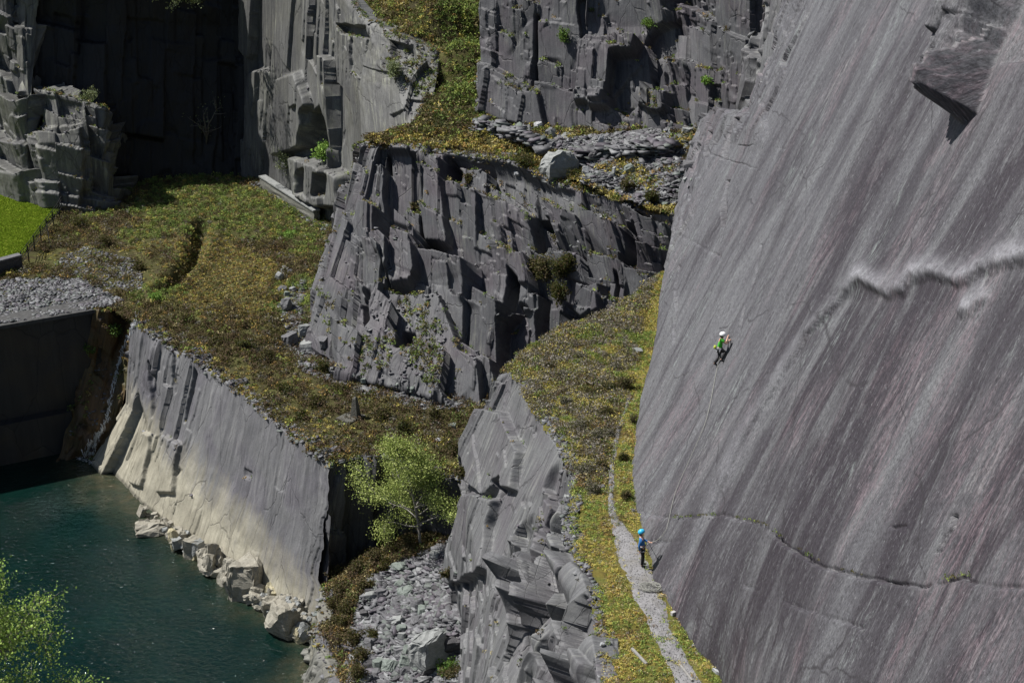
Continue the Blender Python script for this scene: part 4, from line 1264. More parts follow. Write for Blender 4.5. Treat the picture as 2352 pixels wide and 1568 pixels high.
# ---- tufts and rubble caught on ledges
fol, rub = [], []
for nm, cnt, rc in (("central_cliff", 1500, 900), ("back_cliff", 900, 400), ("corner_cliff", 360, 150), ("stepped_buttress", 130, 100), ("block_buttress", 150, 120), ("gully_rock", 130, 60), ("rock_fin", 140, 120), ("lake_cliff", 50, 60), ("shore_cliff", 120, 200), ("end_cliff", 60, 120)):
    V, nn, t_, tk = SURF[nm]
    ok = (nn[..., 2] > 0.62) & (t_ > tk[1]) & (t_ < tk[-2] + 0.5)
    pts = V[ok]
    if len(pts) == 0:
        continue
    cl = fbm(pts[:, 0] * 0.5 + pts[:, 2] * 0.3, pts[:, 1] * 0.5, 33, 3)
    a = pts[cl > 0.0]
    a = a[rg.integers(0, len(a), cnt)]
    col = pick(np.ones((cnt, 6)) * np.array((0.6, 1.0, 1.2, 0.5, 0.25, 0.4)), (BROWN, OLIVE, GREEN, LIME, ORANGE, STRAW), rg)
    k = 0.7 if nm == "rock_fin" else 1.0
    fol.append(chips(a, rg.uniform(0.08, 0.28, cnt) * k, col, 16, 0.075 * k, rg, 0.9))
    b = pts[rg.integers(0, len(pts), rc)]
    rub.append(stones(b, rg.uniform(0.08, 0.30, rc) * k, rg))
for nm, cnt in (("central_cliff", 900), ("lake_cliff", 350), ("end_cliff", 300), ("shore_cliff", 200)):
    V, nn, t_, tk = SURF[nm]
    ok = (t_ > tk[-2] - 0.25) & (t_ < tk[-1])
    pts = V[ok]
    a = pts[rg.integers(0, len(pts), cnt)]
    col = pick(np.ones((cnt, 5)) * np.array((1.0, 0.8, 0.3, 0.5, 0.6)), (BROWN, OLIVE, GREEN, ORANGE, MOSS), rg)
    fol.append(chips(a, rg.uniform(0.10, 0.30, cnt), col, 16, 0.08, rg, 0.8))
    b = pts[rg.integers(0, len(pts), cnt)]
    rub.append(stones(b, rg.uniform(0.10, 0.35, cnt), rg))
stuff("ledge_plants", fol, M_LEAF, "small tufts of fern, grass and heather on the rock ledges", "plants")
stuff("ledge_rubble", rub, M_STONE, "slate chips lying on the ledges and edges of the quarry faces", "rubble")

# ---- scree
par = []
for nm, n, poly, lo, hi, pw in (("scree_ground", 21000, [(850, 1330), (930, 1290), (1010, 1255), (1060, 1232), (1090, 1240), (1060, 1400), (1085, 1600), (810, 1640), (800, 1470)], 0.05, 0.60, 3.0),
                                ("upper_bench_ground", 15000, UB_SCREE, 0.06, 0.50, 3.2), ("terrace_ground", 7500, GRAVEL_PX, 0.08, 0.34, 2.0),
                                ("terrace_ground", 4500, [(690, 770), (760, 815), (840, 855), (1090, 930), (1000, 945), (790, 890), (690, 850), (640, 700), (700, 640)], 0.08, 0.5, 2.5),
                                ("terrace_ground", 2200, [(90, 640), (180, 560), (320, 600), (330, 670), (200, 660)], 0.06, 0.25, 2.0),
                                ("terrace_ground", 900, [(560, 415), (620, 400), (700, 470), (780, 515), (770, 560), (720, 520), (620, 450)], 0.1, 0.4, 2.0),
                                ("terrace_ground", 1500, [(440, 830), (560, 900), (700, 1030), (820, 1040), (800, 1000), (720, 1010), (600, 905), (460, 815)], 0.06, 0.3, 2.0),
                                ("bench_ground", 2200, [(1180, 850), (1235, 850), (1290, 980), (1345, 1110), (1325, 1200), (1330, 1260), (1362, 1310), (1385, 1400), (1395, 1600), (1330, 1600), (1200, 1000)], 0.04, 0.26, 2.4)):
    p = sample(nm, n, rg, poly)
    par.append(stones(p, lo + (hi - lo) * rg.uniform(0, 1, len(p)) ** pw, rg))
stuff("slate_scree", par, M_STONE, "loose broken slate lying as scree and gravel on the benches and hollow", "scree")

# ---- path surface
zf = GROUND["bench_ground"][0]
li = np.linspace(900, 1755, 430)
Lx, Rx = np.interp(li, [a[1] for a in PATH_L], [a[0] for a in PATH_L]), np.interp(li, [a[1] for a in PATH_R], [a[0] for a in PATH_R])
w_ = np.linspace(0, 1, 26)
pl = np.array([Z(x, y, PZ) for x, y in zip(Lx, li)])
pr = np.array([Z(x, y, PZ) for x, y in zip(Rx, li)])
wl = 0.10 * fbm(pl[:, 1] * 1.3, pl[:, 1] * 0, 5, 4)
wr = 0.10 * fbm(pr[:, 1] * 1.3, pr[:, 1] * 0, 6, 4)
pl[:, 0] += wl
pr[:, 0] += wr
v = pl[:, None, :] * (1 - w_)[None, :, None] + pr[:, None, :] * w_[None, :, None]
v[..., 2] = zf(v[..., 0], v[..., 1]) + 0.035 * np.sin(np.pi * w_)[None, :] ** 0.5 - 0.01 + 0.03 * fbm(v[..., 0] * 2, v[..., 1] * 2, 8, 3)
me = mk_mesh("path", v.reshape(-1, 3), grid_faces(v.shape[0], v.shape[1]), smooth=True, mats=[G_PATH])
tag(link("path", me), "narrow pale grit footpath along the foot of the great slab", "path", kind="structure")
pv = v.reshape(-1, 3)
a = pv[rg.integers(0, len(pv), 5000)] + rg.normal(0, 0.05, (5000, 3)) * np.array((1, 1, 0))
grit = stones(a, cols=np.array([(0.2, 0.2, 0.2), (0.26, 0.26, 0.265), (0.32, 0.32, 0.325), (0.15, 0.15, 0.15)]), size=rg.uniform(0.012, 0.04, 5000), rg=rg, flat=(0.3, 0.7))
stuff("path_grit", [grit], M_STONE, "fine loose slate grit scattered over the footpath", "grit")

# tufts rooted in the long crack of the slab
a = []
for k in range(44):
    u = rg.uniform(0, 1) ** 1.3
    qx = 1560 + 240 * u if k < 32 else rg.uniform(1800, 2230)
    qy = np.interp(qx, [1559, 1659, 1750, 1795, 1880, 1960, 2101, 2211], [1190, 1181, 1206, 1248, 1298, 1320, 1346, 1322])
    y_, t_ = on_slab(qx, qy)
    a.append(slab_point(np.array(y_), np.array(t_)) + np.array((-0.06, 0, 0.02)))
a = np.array(a)
col = pick(np.ones((len(a), 3)), (GREEN, OLIVE, LIME * 0.8), rg)
stuff("crack_plants", [chips(a, rg.uniform(0.05, 0.13, len(a)), col, 16, 0.035, rg, 0.9)], M_LEAF, "small green tufts growing in the long crack across the slab", "plants")

# ------------------------------------------------------------------ placing things on the surfaces
COVER = [o for o in scene.objects if o.get("kind") == "stuff"]
for o in COVER:                     # feel for the ground itself, not for the plants and chips on it
    o.hide_viewport = True
bpy.context.view_layer.update()
DG = bpy.context.evaluated_depsgraph_get()


def hit(px, py):
    d = Vector(ray(px, py).tolist()).normalized()
    ok, loc, nor, _i, ob, _m = scene.ray_cast(DG, Vector((0, 0, CAMZ)), d)
    if not ok:
        return Vector(Z(px, py, 0).tolist()), Vector((0, 0, 1))
    return loc, (-nor if nor.dot(d) > 0 else nor)


def mpx(p):
    """metres per pixel of the 2352 frame at a point"""
    return (Vector(p) - Vector((0, 0, CAMZ))).length / FPX


# ------------------------------------------------------------------ rocks
def rock_colour(name, c, c2, scale=3.0, rough=0.65, strat=2.0):
    m, t, b = nt_mat(name)
    q = NB(t)
    co = q.n("ShaderNodeTexCoord").outputs['Object']
    n = q.noise(q.scalev(co, (1, 1, strat)), scale, 6, 0.7, 0.4)
    f = q.noise(co, scale * 6, 4, 0.7)
    col = q.mix(q.ramp(n, ((0.32, 0.0), (0.68, 1.0))), c, c2)
    q.l(q.mix(0.6, col, q.ramp(f, ((0.3, 0.55), (0.7, 1.1))), 'MULTIPLY'), b.inputs['Base Color'])
    b.inputs['Roughness'].default_value = rough
    b.inputs['Specular IOR Level'].default_value = 0.3
    q.l(q.bump(f, 0.5, 0.03, q.bump(n, 0.7, 0.10)), b.inputs['Normal'])
    return m


M_RPALE = rock_colour("pale_slate", (0.20, 0.21, 0.205), (0.31, 0.32, 0.31))
M_RGREY = rock_colour("grey_slate", (0.10, 0.10, 0.105), (0.17, 0.17, 0.178))
M_RDARK = rock_colour("dark_slate", (0.05, 0.048, 0.052), (0.09, 0.088, 0.092))
M_RGREEN = rock_colour("green_slate", (0.15, 0.175, 0.155), (0.22, 0.25, 0.225))
M_RCREAM = rock_colour("bleached_slate", (0.22, 0.205, 0.165), (0.37, 0.35, 0.29))
M_RYEL = rock_colour("yellowish_slate", (0.33, 0.29, 0.18), (0.48, 0.44, 0.30))
M_RWHITE = rock_colour("white_slate", (0.33, 0.34, 0.345), (0.45, 0.46, 0.47))


def rock_mesh(name, w, d, h, seed, kind="hull", mat=None):
    """angular slate block: 'hull' a broken lump, 'slab' a cleaved plate, 'block' a straight-jointed block"""
    rr = random.Random(seed)
    mb = bmesh.new()
    if kind == "hull":
        for _ in range(26):
            v = Vector((rr.uniform(-1, 1), rr.uniform(-1, 1), rr.uniform(-1, 1)))
            m = max(abs(v.x), abs(v.y), abs(v.z))
            v = v / (m * 0.55 + v.length * 0.45)
            mb.verts.new((v.x * w / 2, v.y * d / 2, v.z * h / 2))
    else:
        k = rr.randint(5, 7)
        a0 = rr.uniform(0, 6.28)
        for j in range(k):
            a = a0 + 6.283 * (j + rr.uniform(-0.36, 0.36)) / k
            s = 1 / max(abs(math.cos(a)), abs(math.sin(a))) ** (0.55 if kind == "block" else 0.4) * rr.uniform(0.78, 1.05)
            x, y = math.cos(a) * s * w / 2, math.sin(a) * s * d / 2
            tp = rr.uniform(0.66, 1.0)
            zt = h / 2 * (1 + rr.uniform(-0.25, 0.12) * (1.4 if kind == "block" else 0.4)) + (x / w) * h * rr.uniform(-0.2, 0.1)
            mb.verts.new((x, y, -h / 2))
            mb.verts.new((x * tp, y * tp, zt))
            if kind == "block":
                mb.verts.new((x * rr.uniform(0.93, 1.06), y * rr.uniform(0.93, 1.06), h * rr.uniform(-0.15, 0.2)))
    res = bmesh.ops.convex_hull(mb, input=mb.verts)
    junk = list({g_ for g_ in res.get('geom_interior', []) + res.get('geom_unused', []) if isinstance(g_, bmesh.types.BMVert) and not g_.link_faces})
    if junk:
        bmesh.ops.delete(mb, geom=junk, context='VERTS')
    if max(w, d, h) > 0.9:      # chipped faces on anything big
        bmesh.ops.triangulate(mb, faces=mb.faces)
        bmesh.ops.subdivide_edges(mb, edges=mb.edges, cuts=3 if max(w, d, h) > 1.6 else 2, use_grid_fill=True)
        for v in mb.verts:
            s = (0.055 if kind != 'slab' else 0.03) * max(w, d, h)
            n1 = math.sin(v.co.x * 4.1 / w + seed) * math.cos(v.co.y * 5.3 / d + 2 * seed) + math.sin(v.co.z * 6.7 / h + 3 * seed)
            v.co += Vector((rr.uniform(-1, 1), rr.uniform(-1, 1), rr.uniform(-1, 1))) * s * 0.55 + v.co.normalized() * n1 * s * 0.5
    bmesh.ops.recalc_face_normals(mb, faces=mb.faces)
    me = bpy.data.meshes.new(name)
    mb.to_mesh(me)
    mb.free()
    me.materials.append(mat or M_RGREY)
    return me


_rs = [100]


def rock(name, px, py, wpx, hpx, kind, mat, label, group=None, at=None, dep=0.8, yaw=None, tilt=0.15, sink=0.18, cat=None):
    """a rock whose foot is seen at (px, py), about wpx wide and hpx high in the 2352 frame"""
    _rs[0] += 1
    rr = random.Random(_rs[0])
    if at is None:
        loc, nor = hit(px, py)
    else:
        loc = Vector([float(v) for v in at])
    s = mpx(loc)
    w, h = wpx * s, hpx * s
    me = rock_mesh(name, w, w * dep, h, _rs[0], kind, mat)
    o = link(name, me)
    o.location = loc + Vector((0, 0, h * (0.5 - sink)))
    o.rotation_euler = (rr.uniform(-tilt, tilt), rr.uniform(-tilt, tilt), rr.uniform(0, 6.28) if yaw is None else yaw)
    return tag(o, label, cat or ("slab" if kind == "slab" else "boulder"), group)


# single boulders one can point to
rock("boulder", 1285, 402, 84, 74, "block", M_RPALE, "biggest pale boulder on the upper bench, split by dark cracks", yaw=0.5, dep=0.8)
rock("standing_stone", 1379, 340, 17, 34, "block", M_RWHITE, "whitish upright stone standing behind the tumbled wall on the upper bench", yaw=0.3, dep=0.5, tilt=0.05)
rock("boulder", 1362, 372, 24, 30, "block", M_RDARK, "dark square block leaning just right of the biggest upper bench boulder", yaw=0.6)
rock("slate_slab", 1253, 350, 44, 14, "slab", M_RPALE, "pale tilted slab leaning on the left side of the biggest upper bench boulder", tilt=0.35)
rock("slate_slab", 1234, 292, 30, 12, "slab", M_RWHITE, "white flat plate in the green strip below the back cliff")
rock("slate_slab", 1306, 312, 36, 7, "slab", M_RPALE, "thin pale plate lying on grit in front of the back cliff")
rock("boulder", 1345, 402, 18, 26, "hull", M_RWHITE, "white split stone in dark heather right of the biggest boulder")
rock("standing_stone", 1409, 404, 10, 26, "block", M_RWHITE, "narrow white stone standing in the middle of the upper scree", tilt=0.1)
rock("boulder", 1415, 348, 18, 15, "block", M_RWHITE, "white cube shaped stone on top of the tumbled wall")
rock("boulder", 1394, 343, 22, 14, "hull", M_RPALE, "pale lump beside the whitish upright stone")
rock("boulder", 1491, 338, 30, 18, "hull", M_RDARK, "dark rounded boulder on the upper scree near the slab edge")
rock("boulder", 1512, 328, 26, 18, "hull", M_RPALE, "light grey boulder touching the dark rounded one on the upper scree")
rock("standing_stone", 1541, 296, 12, 24, "block", M_RPALE, "pale upright splinter high on the upper scree under the back cliff", tilt=0.2)
rock("slate_slab", 1577, 306, 34, 15, "slab", M_RPALE, "broad pale slab at the very right of the upper scree")
rock("standing_stone", 1546, 358, 9, 24, "block", M_RDARK, "thin dark stone standing at the right end of the tumbled wall", tilt=0.1)
rock("boulder", 1305, 420, 14, 10, "hull", M_RWHITE, "small white stone at the bench edge under the biggest boulder")
rock("boulder", 1188, 402, 16, 11, "hull", M_RWHITE, "small white stone in orange moss on the upper bench edge")
rock("boulder", 700, 768, 34, 30, "block", M_RPALE, "pale upright block on top of the stone cluster at the central cliff's left foot", yaw=0.4)
rock("slate_slab", 668, 788, 50, 26, "slab", M_RGREY, "wide grey slab at the left of the stone cluster below the central cliff", tilt=0.3)
rock("slate_slab", 708, 802, 50, 22, "slab", M_RPALE, "pale slab lying in front of the stone cluster below the central cliff", tilt=0.3)
rock("slate_slab", 742, 790, 40, 18, "slab", M_RGREY, "grey slab at the right of the stone cluster below the central cliff", tilt=0.3)
rock("boulder", 659, 712, 32, 40, "hull", M_RGREY, "rounded grey boulder on the terrace above the stone cluster")
rock("boulder", 641, 642, 24, 22, "hull", M_RPALE, "pale boulder among yellow moss on the terrace")
rock("boulder", 650, 668, 30, 12, "slab", M_RGREY, "low dark grey stone just below the pale terrace boulder")
rock("slate_slab", 1040, 980, 30, 9, "slab", M_RGREEN, "green grey flat slab lying in heather near the fin", tilt=0.1)
rock("boulder", 1007, 1012, 15, 9, "hull", M_RWHITE, "small white stone in brown heather above the birch")
rock("boulder", 985, 1516, 96, 84, "hull", M_RPALE, "largest pale boulder in the scree hollow, flaking on its right side", yaw=0.9, dep=0.75, tilt=0.25)
rock("boulder", 1040, 1494, 46, 40, "block", M_RDARK, "dark boulder wedged between the largest scree boulder and the fin", yaw=0.4, tilt=0.3)
rock("boulder", 970, 1408, 30, 24, "hull", M_RGREEN, "greenish boulder half way up the scree")
rock("slate_slab", 968, 1540, 44, 16, "slab", M_RPALE, "thick pale plate below the largest scree boulder", tilt=0.25)
rock("slate_slab", 948, 1515, 32, 16, "slab", M_RGREY, "grey tilted plate left of the largest scree boulder", tilt=0.3)
rock("boulder", 917, 1306, 36, 18, "hull", M_RGREEN, "low green grey rock at the top of the scree under the heather")
rock("slate_slab", 1000, 1278, 36, 16, "slab", M_RPALE, "pale slab at the top of the scree right of the birch trunk", tilt=0.25)
rock("boulder", 850, 1372, 28, 18, "hull", M_RPALE, "pale stone where the scree meets the brown heather bank")
rock("boulder", 1010, 1366, 34, 10, "slab", M_RGREY, "dark flat stone on the scree below the fin's overhang")
rock("boulder", 924, 1470, 22, 24, "block", M_RPALE, "pale upright stone left of the largest scree boulder", tilt=0.2)
rock("boulder", 922, 1446, 28, 16, "hull", M_RGREEN, "green grey stone above the pale upright scree stone")
rock("slate_slab", 1466, 812, 34, 12, "slab", M_RPALE, "white streaked slab poking out of the moss at the slab's foot", tilt=0.2)
rock("slate_slab", 1382, 1120, 18, 8, "slab", M_RGREY, "small grey slab on the mossy edge by the narrow path")
rock("slate_slab", 1592, 1483, 13, 5, "slab", M_RPALE, "small pale plate in moss at the foot of the great slab")
rock("slate_slab", 1533, 1514, 14, 4, "slab", M_RGREY, "grey plate trodden into the path near the bottom")
rock("slate_slab", 1645, 1545, 26, 10, "slab", M_RWHITE, "long white splinter at the foot of the great slab", tilt=0.2, yaw=-0.9, dep=0.3)
rock("boulder", 1384, 1482, 13, 10, "hull", M_RWHITE, "small white stone among moss at the fin edge")
rock("slate_slab", 1455, 1175, 10, 8, "slab", M_RGREY, "small upright grey plate beside the narrow path", tilt=0.4)

# rocks at the foot of the lake wall
W0 = lambda px, py: Z(px, py, -0.15)
rock("boulder", 358, 1222, 86, 36, "hull", M_RCREAM, "long flat cream boulder lying lowest in the pile at the water's edge", at=W0(352, 1224), yaw=0.3, dep=0.6, tilt=0.1)
rock("slate_slab", 325, 1178, 28, 30, "slab", M_RCREAM, "tilted cream slab at the top left of the pile in the water", at=W0(328, 1186), tilt=0.5)
rock("boulder", 396, 1240, 44, 34, "hull", M_RCREAM, "cream lump at the right of the pile in the water", at=W0(402, 1240))
rock("boulder", 446, 1278, 54, 56, "block", M_RCREAM, "smooth faced cream block standing in the water between pile and split rock", at=W0(447, 1280), yaw=0.65, tilt=0.08)
rock("boulder", 494, 1304, 50, 84, "block", M_RCREAM, "tall split rock with a dark right side at the lake wall", at=W0(492, 1308), yaw=0.65, tilt=0.1)
rock("boulder", 530, 1330, 46, 76, "block", M_RCREAM, "white jagged rock leaning behind the biggest water side block", at=W0(528, 1338), yaw=0.9, tilt=0.25)
rock("boulder", 566, 1384, 88, 118, "block", M_RCREAM, "biggest cream block in the water, cracked down its face", at=W0(566, 1374), yaw=0.68, dep=0.9, tilt=0.06)
rock("boulder", 630, 1342, 44, 62, "block", M_RYEL, "yellowish rock against the lake wall behind the dark gap", at=W0(628, 1392), yaw=0.5, tilt=0.1)
rock("boulder", 628, 1388, 46, 64, "block", M_RCREAM, "broken cream block above the ribbed rock at the lake corner", at=W0(626, 1418), yaw=0.5, tilt=0.1)
rock("boulder", 664, 1466, 96, 104, "hull", M_RCREAM, "ribbed dark and cream block standing in the water at the lake corner", at=W0(662, 1452), yaw=0.7, dep=0.85, tilt=0.05)
rr_ = random.Random(5)
for i in range(34):
    u = rr_.uniform(0, 1)
    bx, by = 332 + 100 * u + rr_.gauss(0, 12), 1178 + 74 * u + rr_.gauss(0, 11)
    k = rr_.choice(("slab", "hull", "slab"))
    rock("rubble_stone", bx, by, rr_.uniform(8, 22), rr_.uniform(5, 14), k, rr_.choice((M_RCREAM, M_RCREAM, M_RPALE)), "small cream stone in the tumbled pile at the lake wall's foot", "stones of the pile at the water's edge",
         at=Z(bx, by, rr_.uniform(0.0, 0.7)), tilt=0.6, cat="stone")
for i in range(26):
    u = rr_.uniform(0, 1)
    bx, by = 650 + 62 * u + rr_.gauss(0, 8), 1352 + 52 * u + rr_.gauss(0, 9)
    p_, n_ = hit(bx, by)
    rock("rubble_stone", bx, by, rr_.uniform(8, 20), rr_.uniform(4, 9), "slab", rr_.choice((M_RCREAM, M_RPALE)), "small cream splinter heaped above the ribbed block at the lake corner", "splinters heaped at the lake corner", at=Z(bx, by + 16, 2.0), tilt=0.7, cat="stone")

for i in range(84):
    u = i / 83.0
    bx, by = 405 + (700 - 405) * u + rr_.gauss(0, 10), 1236 + (1462 - 1236) * u + rr_.gauss(0, 10) - 6
    rock("rubble_stone", bx, by, rr_.uniform(18, 50), rr_.uniform(14, 46), rr_.choice(("hull", "block", "block")), rr_.choice((M_RCREAM, M_RCREAM, M_RYEL, M_RPALE)), "cream rock between the big blocks along the lake wall's foot", "rocks along the lake wall's foot",
         at=Z(bx, by, rr_.uniform(-0.2, 0.5)), tilt=0.5, cat="stone")

# loose blocks on scree and benches
for cnt, poly, wr, label, group in ((80, [(850, 1340), (1010, 1260), (1060, 1250), (1050, 1400), (1040, 1560), (830, 1568), (810, 1480)], (10, 42), "grey slate block lying loose on the scree hollow", "loose blocks on the scree hollow"),
                                    (26, [(850, 1480), (930, 1480), (1040, 1540), (1000, 1568), (830, 1568)], (20, 50), "larger tilted slate plate near the bottom of the scree hollow", "large plates at the bottom of the scree"),
                                    (56, UB_SCREE, (8, 32), "grey slate block lying loose on the upper bench scree", "loose blocks on the upper scree"),
                                    (26, [(700, 800), (790, 850), (1080, 925), (1060, 940), (900, 905), (760, 860)], (7, 18), "slate stone at the foot of the central cliff", "stones at the foot of the central cliff"),
                                    (16, [(640, 600), (690, 640), (680, 740), (645, 740)], (8, 22), "slate stone in grass at the left foot of the central cliff", "stones left of the central cliff"),
                                    (22, [(1195, 870), (1240, 960), (1330, 1110), (1300, 1180), (1270, 1000)], (6, 18), "slate stone on the broken edge between fin and path bench", "stones along the fin edge"),
                                    (16, [(560, 415), (620, 400), (640, 440), (600, 440)], (7, 16), "slate stone at the corner of the shaded recess", "stones at the recess corner")):
    for i in range(cnt):
        for _ in range(60):
            bx, by = rr_.uniform(min(a[0] for a in poly), max(a[0] for a in poly)), rr_.uniform(min(a[1] for a in poly), max(a[1] for a in poly))
            if inpoly(np.array([bx]), np.array([by]), poly)[0]:
                break
        w = wr[0] + (wr[1] - wr[0]) * rr_.random() ** 1.8
        rock("slate_block", bx, by, w, w * rr_.uniform(0.3, 0.75), rr_.choice(("slab", "slab", "hull", "block")), rr_.choice((M_RGREY, M_RGREY, M_RPALE, M_RGREEN, M_RDARK)), label, group, tilt=0.4, cat="stone")


# ------------------------------------------------------------------ tumbled dry stone walls
def dry_wall(pts, hgt, n, seed, label):
    rg_ = np.random.default_rng(seed)
    base = [np.array(hit(*p)[0]) for p in pts]
    root = base[0]
    seg = np.linspace(0, len(base) - 1, n)
    P_ = []
    for s_ in seg:
        i = min(int(s_), len(base) - 2)
        P_.append(base[i] + (base[i + 1] - base[i]) * (s_ - i))
    P_ = np.array(P_)
    lay = rg_.uniform(0, 1, n)
    P_[:, 2] += lay * hgt
    P_[:, 0] += rg_.normal(0, 0.22, n)
    P_[:, 1] += rg_.normal(0, 0.30, n)
    v, f, c = stones(P_, rg_.uniform(0.35, 0.95, n), rg_, flat=(0.10, 0.22), tilt=0.22)
    o = link("dry_stone_wall", mk_mesh("dry_stone_wall", v - root, f, {"col": ('FLOAT_COLOR', c)}, mats=[M_STONE]))
    o.location = root.tolist()
    return tag(o, label, "wall")


dry_wall([(1093, 296), (1140, 306), (1190, 322), (1246, 346)], 0.8, 190, 3, "collapsed dry stone wall of stacked slates left of the biggest boulder")
dry_wall([(1330, 376), (1390, 362), (1450, 356), (1500, 350), (1545, 352)], 0.75, 230, 4, "low tumbled wall of dark slates right of the biggest boulder")

# ------------------------------------------------------------------ low walls, railing, pillar
M_WALLG = rock_colour("mossy_concrete", (0.12, 0.12, 0.105), (0.20, 0.20, 0.175), 2.0)
p0, p1 = np.array(hit(604, 428)[0]), np.array(hit(728, 508)[0])
w_ = empty("low_wall", (p0 + p1) / 2)
tag(w_, "low lichened concrete wall at the foot of the pale corner cliff", "wall")
ax = (p1 - p0) / 2
an = np.array((ax[1], -ax[0], 0)) / np.hypot(ax[0], ax[1])
mb = bmesh.new()
boxmesh(mb, (0, 0, 0.2), ax, an * 0.28, (0, 0, 0.75))
bmesh.ops.subdivide_edges(mb, edges=mb.edges, cuts=5, use_grid_fill=True)
for v in mb.verts:
    v.co += Vector((rr_.uniform(-1, 1), rr_.uniform(-1, 1), rr_.uniform(-1, 1))) * 0.05
bm_obj("wall", mb, M_WALLG, w_)
mb = bmesh.new()
boxmesh(mb, (0, 0, 1.0), ax * 1.01, an * 0.36, (0, 0, 0.06))
bm_obj("coping", mb, M_RPALE, w_)

k0, k1 = Z(-480, 757, 11.2), Z(52, 614, 11.2)
kw = empty("retaining_wall", (k0 + k1) / 2)
tag(kw, "dark retaining wall along the near edge of the lawn", "wall")
ax = (k1 - k0) / 2
an = np.array((ax[1], -ax[0], 0)) / np.hypot(ax[0], ax[1])
mb = bmesh.new()
boxmesh(mb, (0, 0, 0.2) - an * 0.25, ax, an * 0.25, (0, 0, 0.75))
bm_obj("wall", mb, M_RDARK, kw)
mb = bmesh.new()
boxmesh(mb, (0, 0, 1.02) - an * 0.25, ax * 1.005, an * 0.33, (0, 0, 0.07))
bm_obj("coping", mb, M_RGREY, kw)


def tube_bm(mb, pts, rad, seg=6):
    """round bar along pts; rad a number or one per point"""
    pts = [Vector([float(c) for c in p]) for p in pts]
    rad = [rad] * len(pts) if isinstance(rad, (int, float)) else rad
    rings = []
    for i, p in enumerate(pts):
        t = (pts[min(i + 1, len(pts) - 1)] - pts[max(i - 1, 0)]).normalized()
        a = t.cross(Vector((0, 0, 1)))
        if a.length < 0.1:
            a = t.cross(Vector((0, 1, 0)))
        a.normalize()
        b = t.cross(a)
        rings.append([mb.verts.new(p + (a * math.cos(6.2832 * k / seg) + b * math.sin(6.2832 * k / seg)) * rad[i]) for k in range(seg)])
    for r0, r1 in zip(rings, rings[1:]):
        for k in range(seg):
            mb.faces.new((r0[k], r0[(k + 1) % seg], r1[(k + 1) % seg], r1[k]))
    mb.faces.new(rings[0])
    mb.faces.new(rings[-1])


M_IRON = plain_mat("black_painted_iron", (0.018, 0.018, 0.018), 0.5, 0.3, 6.0)
fpx = [(51, 612), (66, 593), (80, 573), (95, 552), (109, 533), (123, 515), (137, 494), (148, 474)]
fp = [Z(x, y, 11.25) for x, y in fpx]
fence = empty("railing", fp[0])
tag(fence, "black iron railing with thin rails between lawn and heather", "railing")
b0 = fp[0]
for p_ in fp:
    mb = bmesh.new()
    boxmesh(mb, p_ - b0 + np.array((0, 0, 0.45)), (0.045, 0, 0), (0, 0.03, 0), (0, 0, 0.80))
    bm_obj("post", mb, M_IRON, fence)
for hz in (0.35, 0.65, 0.95, 1.22):
    mb = bmesh.new()
    tube_bm(mb, [p_ - b0 + np.array((0, 0, hz)) for p_ in fp], 0.028, 5)
    bm_obj("rail", mb, M_IRON, fence)
mb = bmesh.new()
tube_bm(mb, [fp[4] - b0 + np.array((0, 0, 0.8)), Z(116, 567, 11.1) - b0], 0.035, 5)
bm_obj("brace", mb, M_IRON, fence)

M_PILLAR = rock_colour("weathered_pillar_stone", (0.085, 0.083, 0.07), (0.13, 0.128, 0.11), 4.0)
ob = np.array(hit(817, 960)[0])
pil = empty("stone_pillar", ob)
tag(pil, "tapered square stone pillar standing on a slab plinth in the heather", "monument")
mb = bmesh.new()
zb, zt, sb, stp = 0.15, 1.42, 0.27, 0.13
vs = []
for z_, s_ in ((zb, sb), (zt, stp), (zt + 0.10, stp * 0.5)):
    vs.append([mb.verts.new((math.cos(a) * s_ * 1.414, math.sin(a) * s_ * 1.414, z_)) for a in (0.35, 1.92, 3.49, 5.06)])
for a_, b_ in zip(vs, vs[1:]):
    for k in range(4):
        mb.faces.new((a_[k], a_[(k + 1) % 4], b_[(k + 1) % 4], b_[k]))
mb.faces.new(vs[0])
mb.faces.new(vs[-1])
bm_obj("shaft", mb, M_PILLAR, pil, bevel=0.015)
mb = bmesh.new()
c_, s_ = math.cos(0.9), math.sin(0.9)
boxmesh(mb, (-0.30, -0.05, 0.08), (0.75 * c_, 0.75 * s_, 0), (-0.62 * s_, 0.62 * c_, 0), (0, 0, 0.075))
bm_obj("plinth", mb, M_PILLAR, pil, bevel=0.012)
mb = bmesh.new()
boxmesh(mb, (-0.27, -0.05, -0.12), (0.85 * c_, 0.85 * s_, 0), (-0.72 * s_, 0.72 * c_, 0), (0, 0, 0.12))
bm_obj("footing", mb, M_RGREY, pil, bevel=0.012)

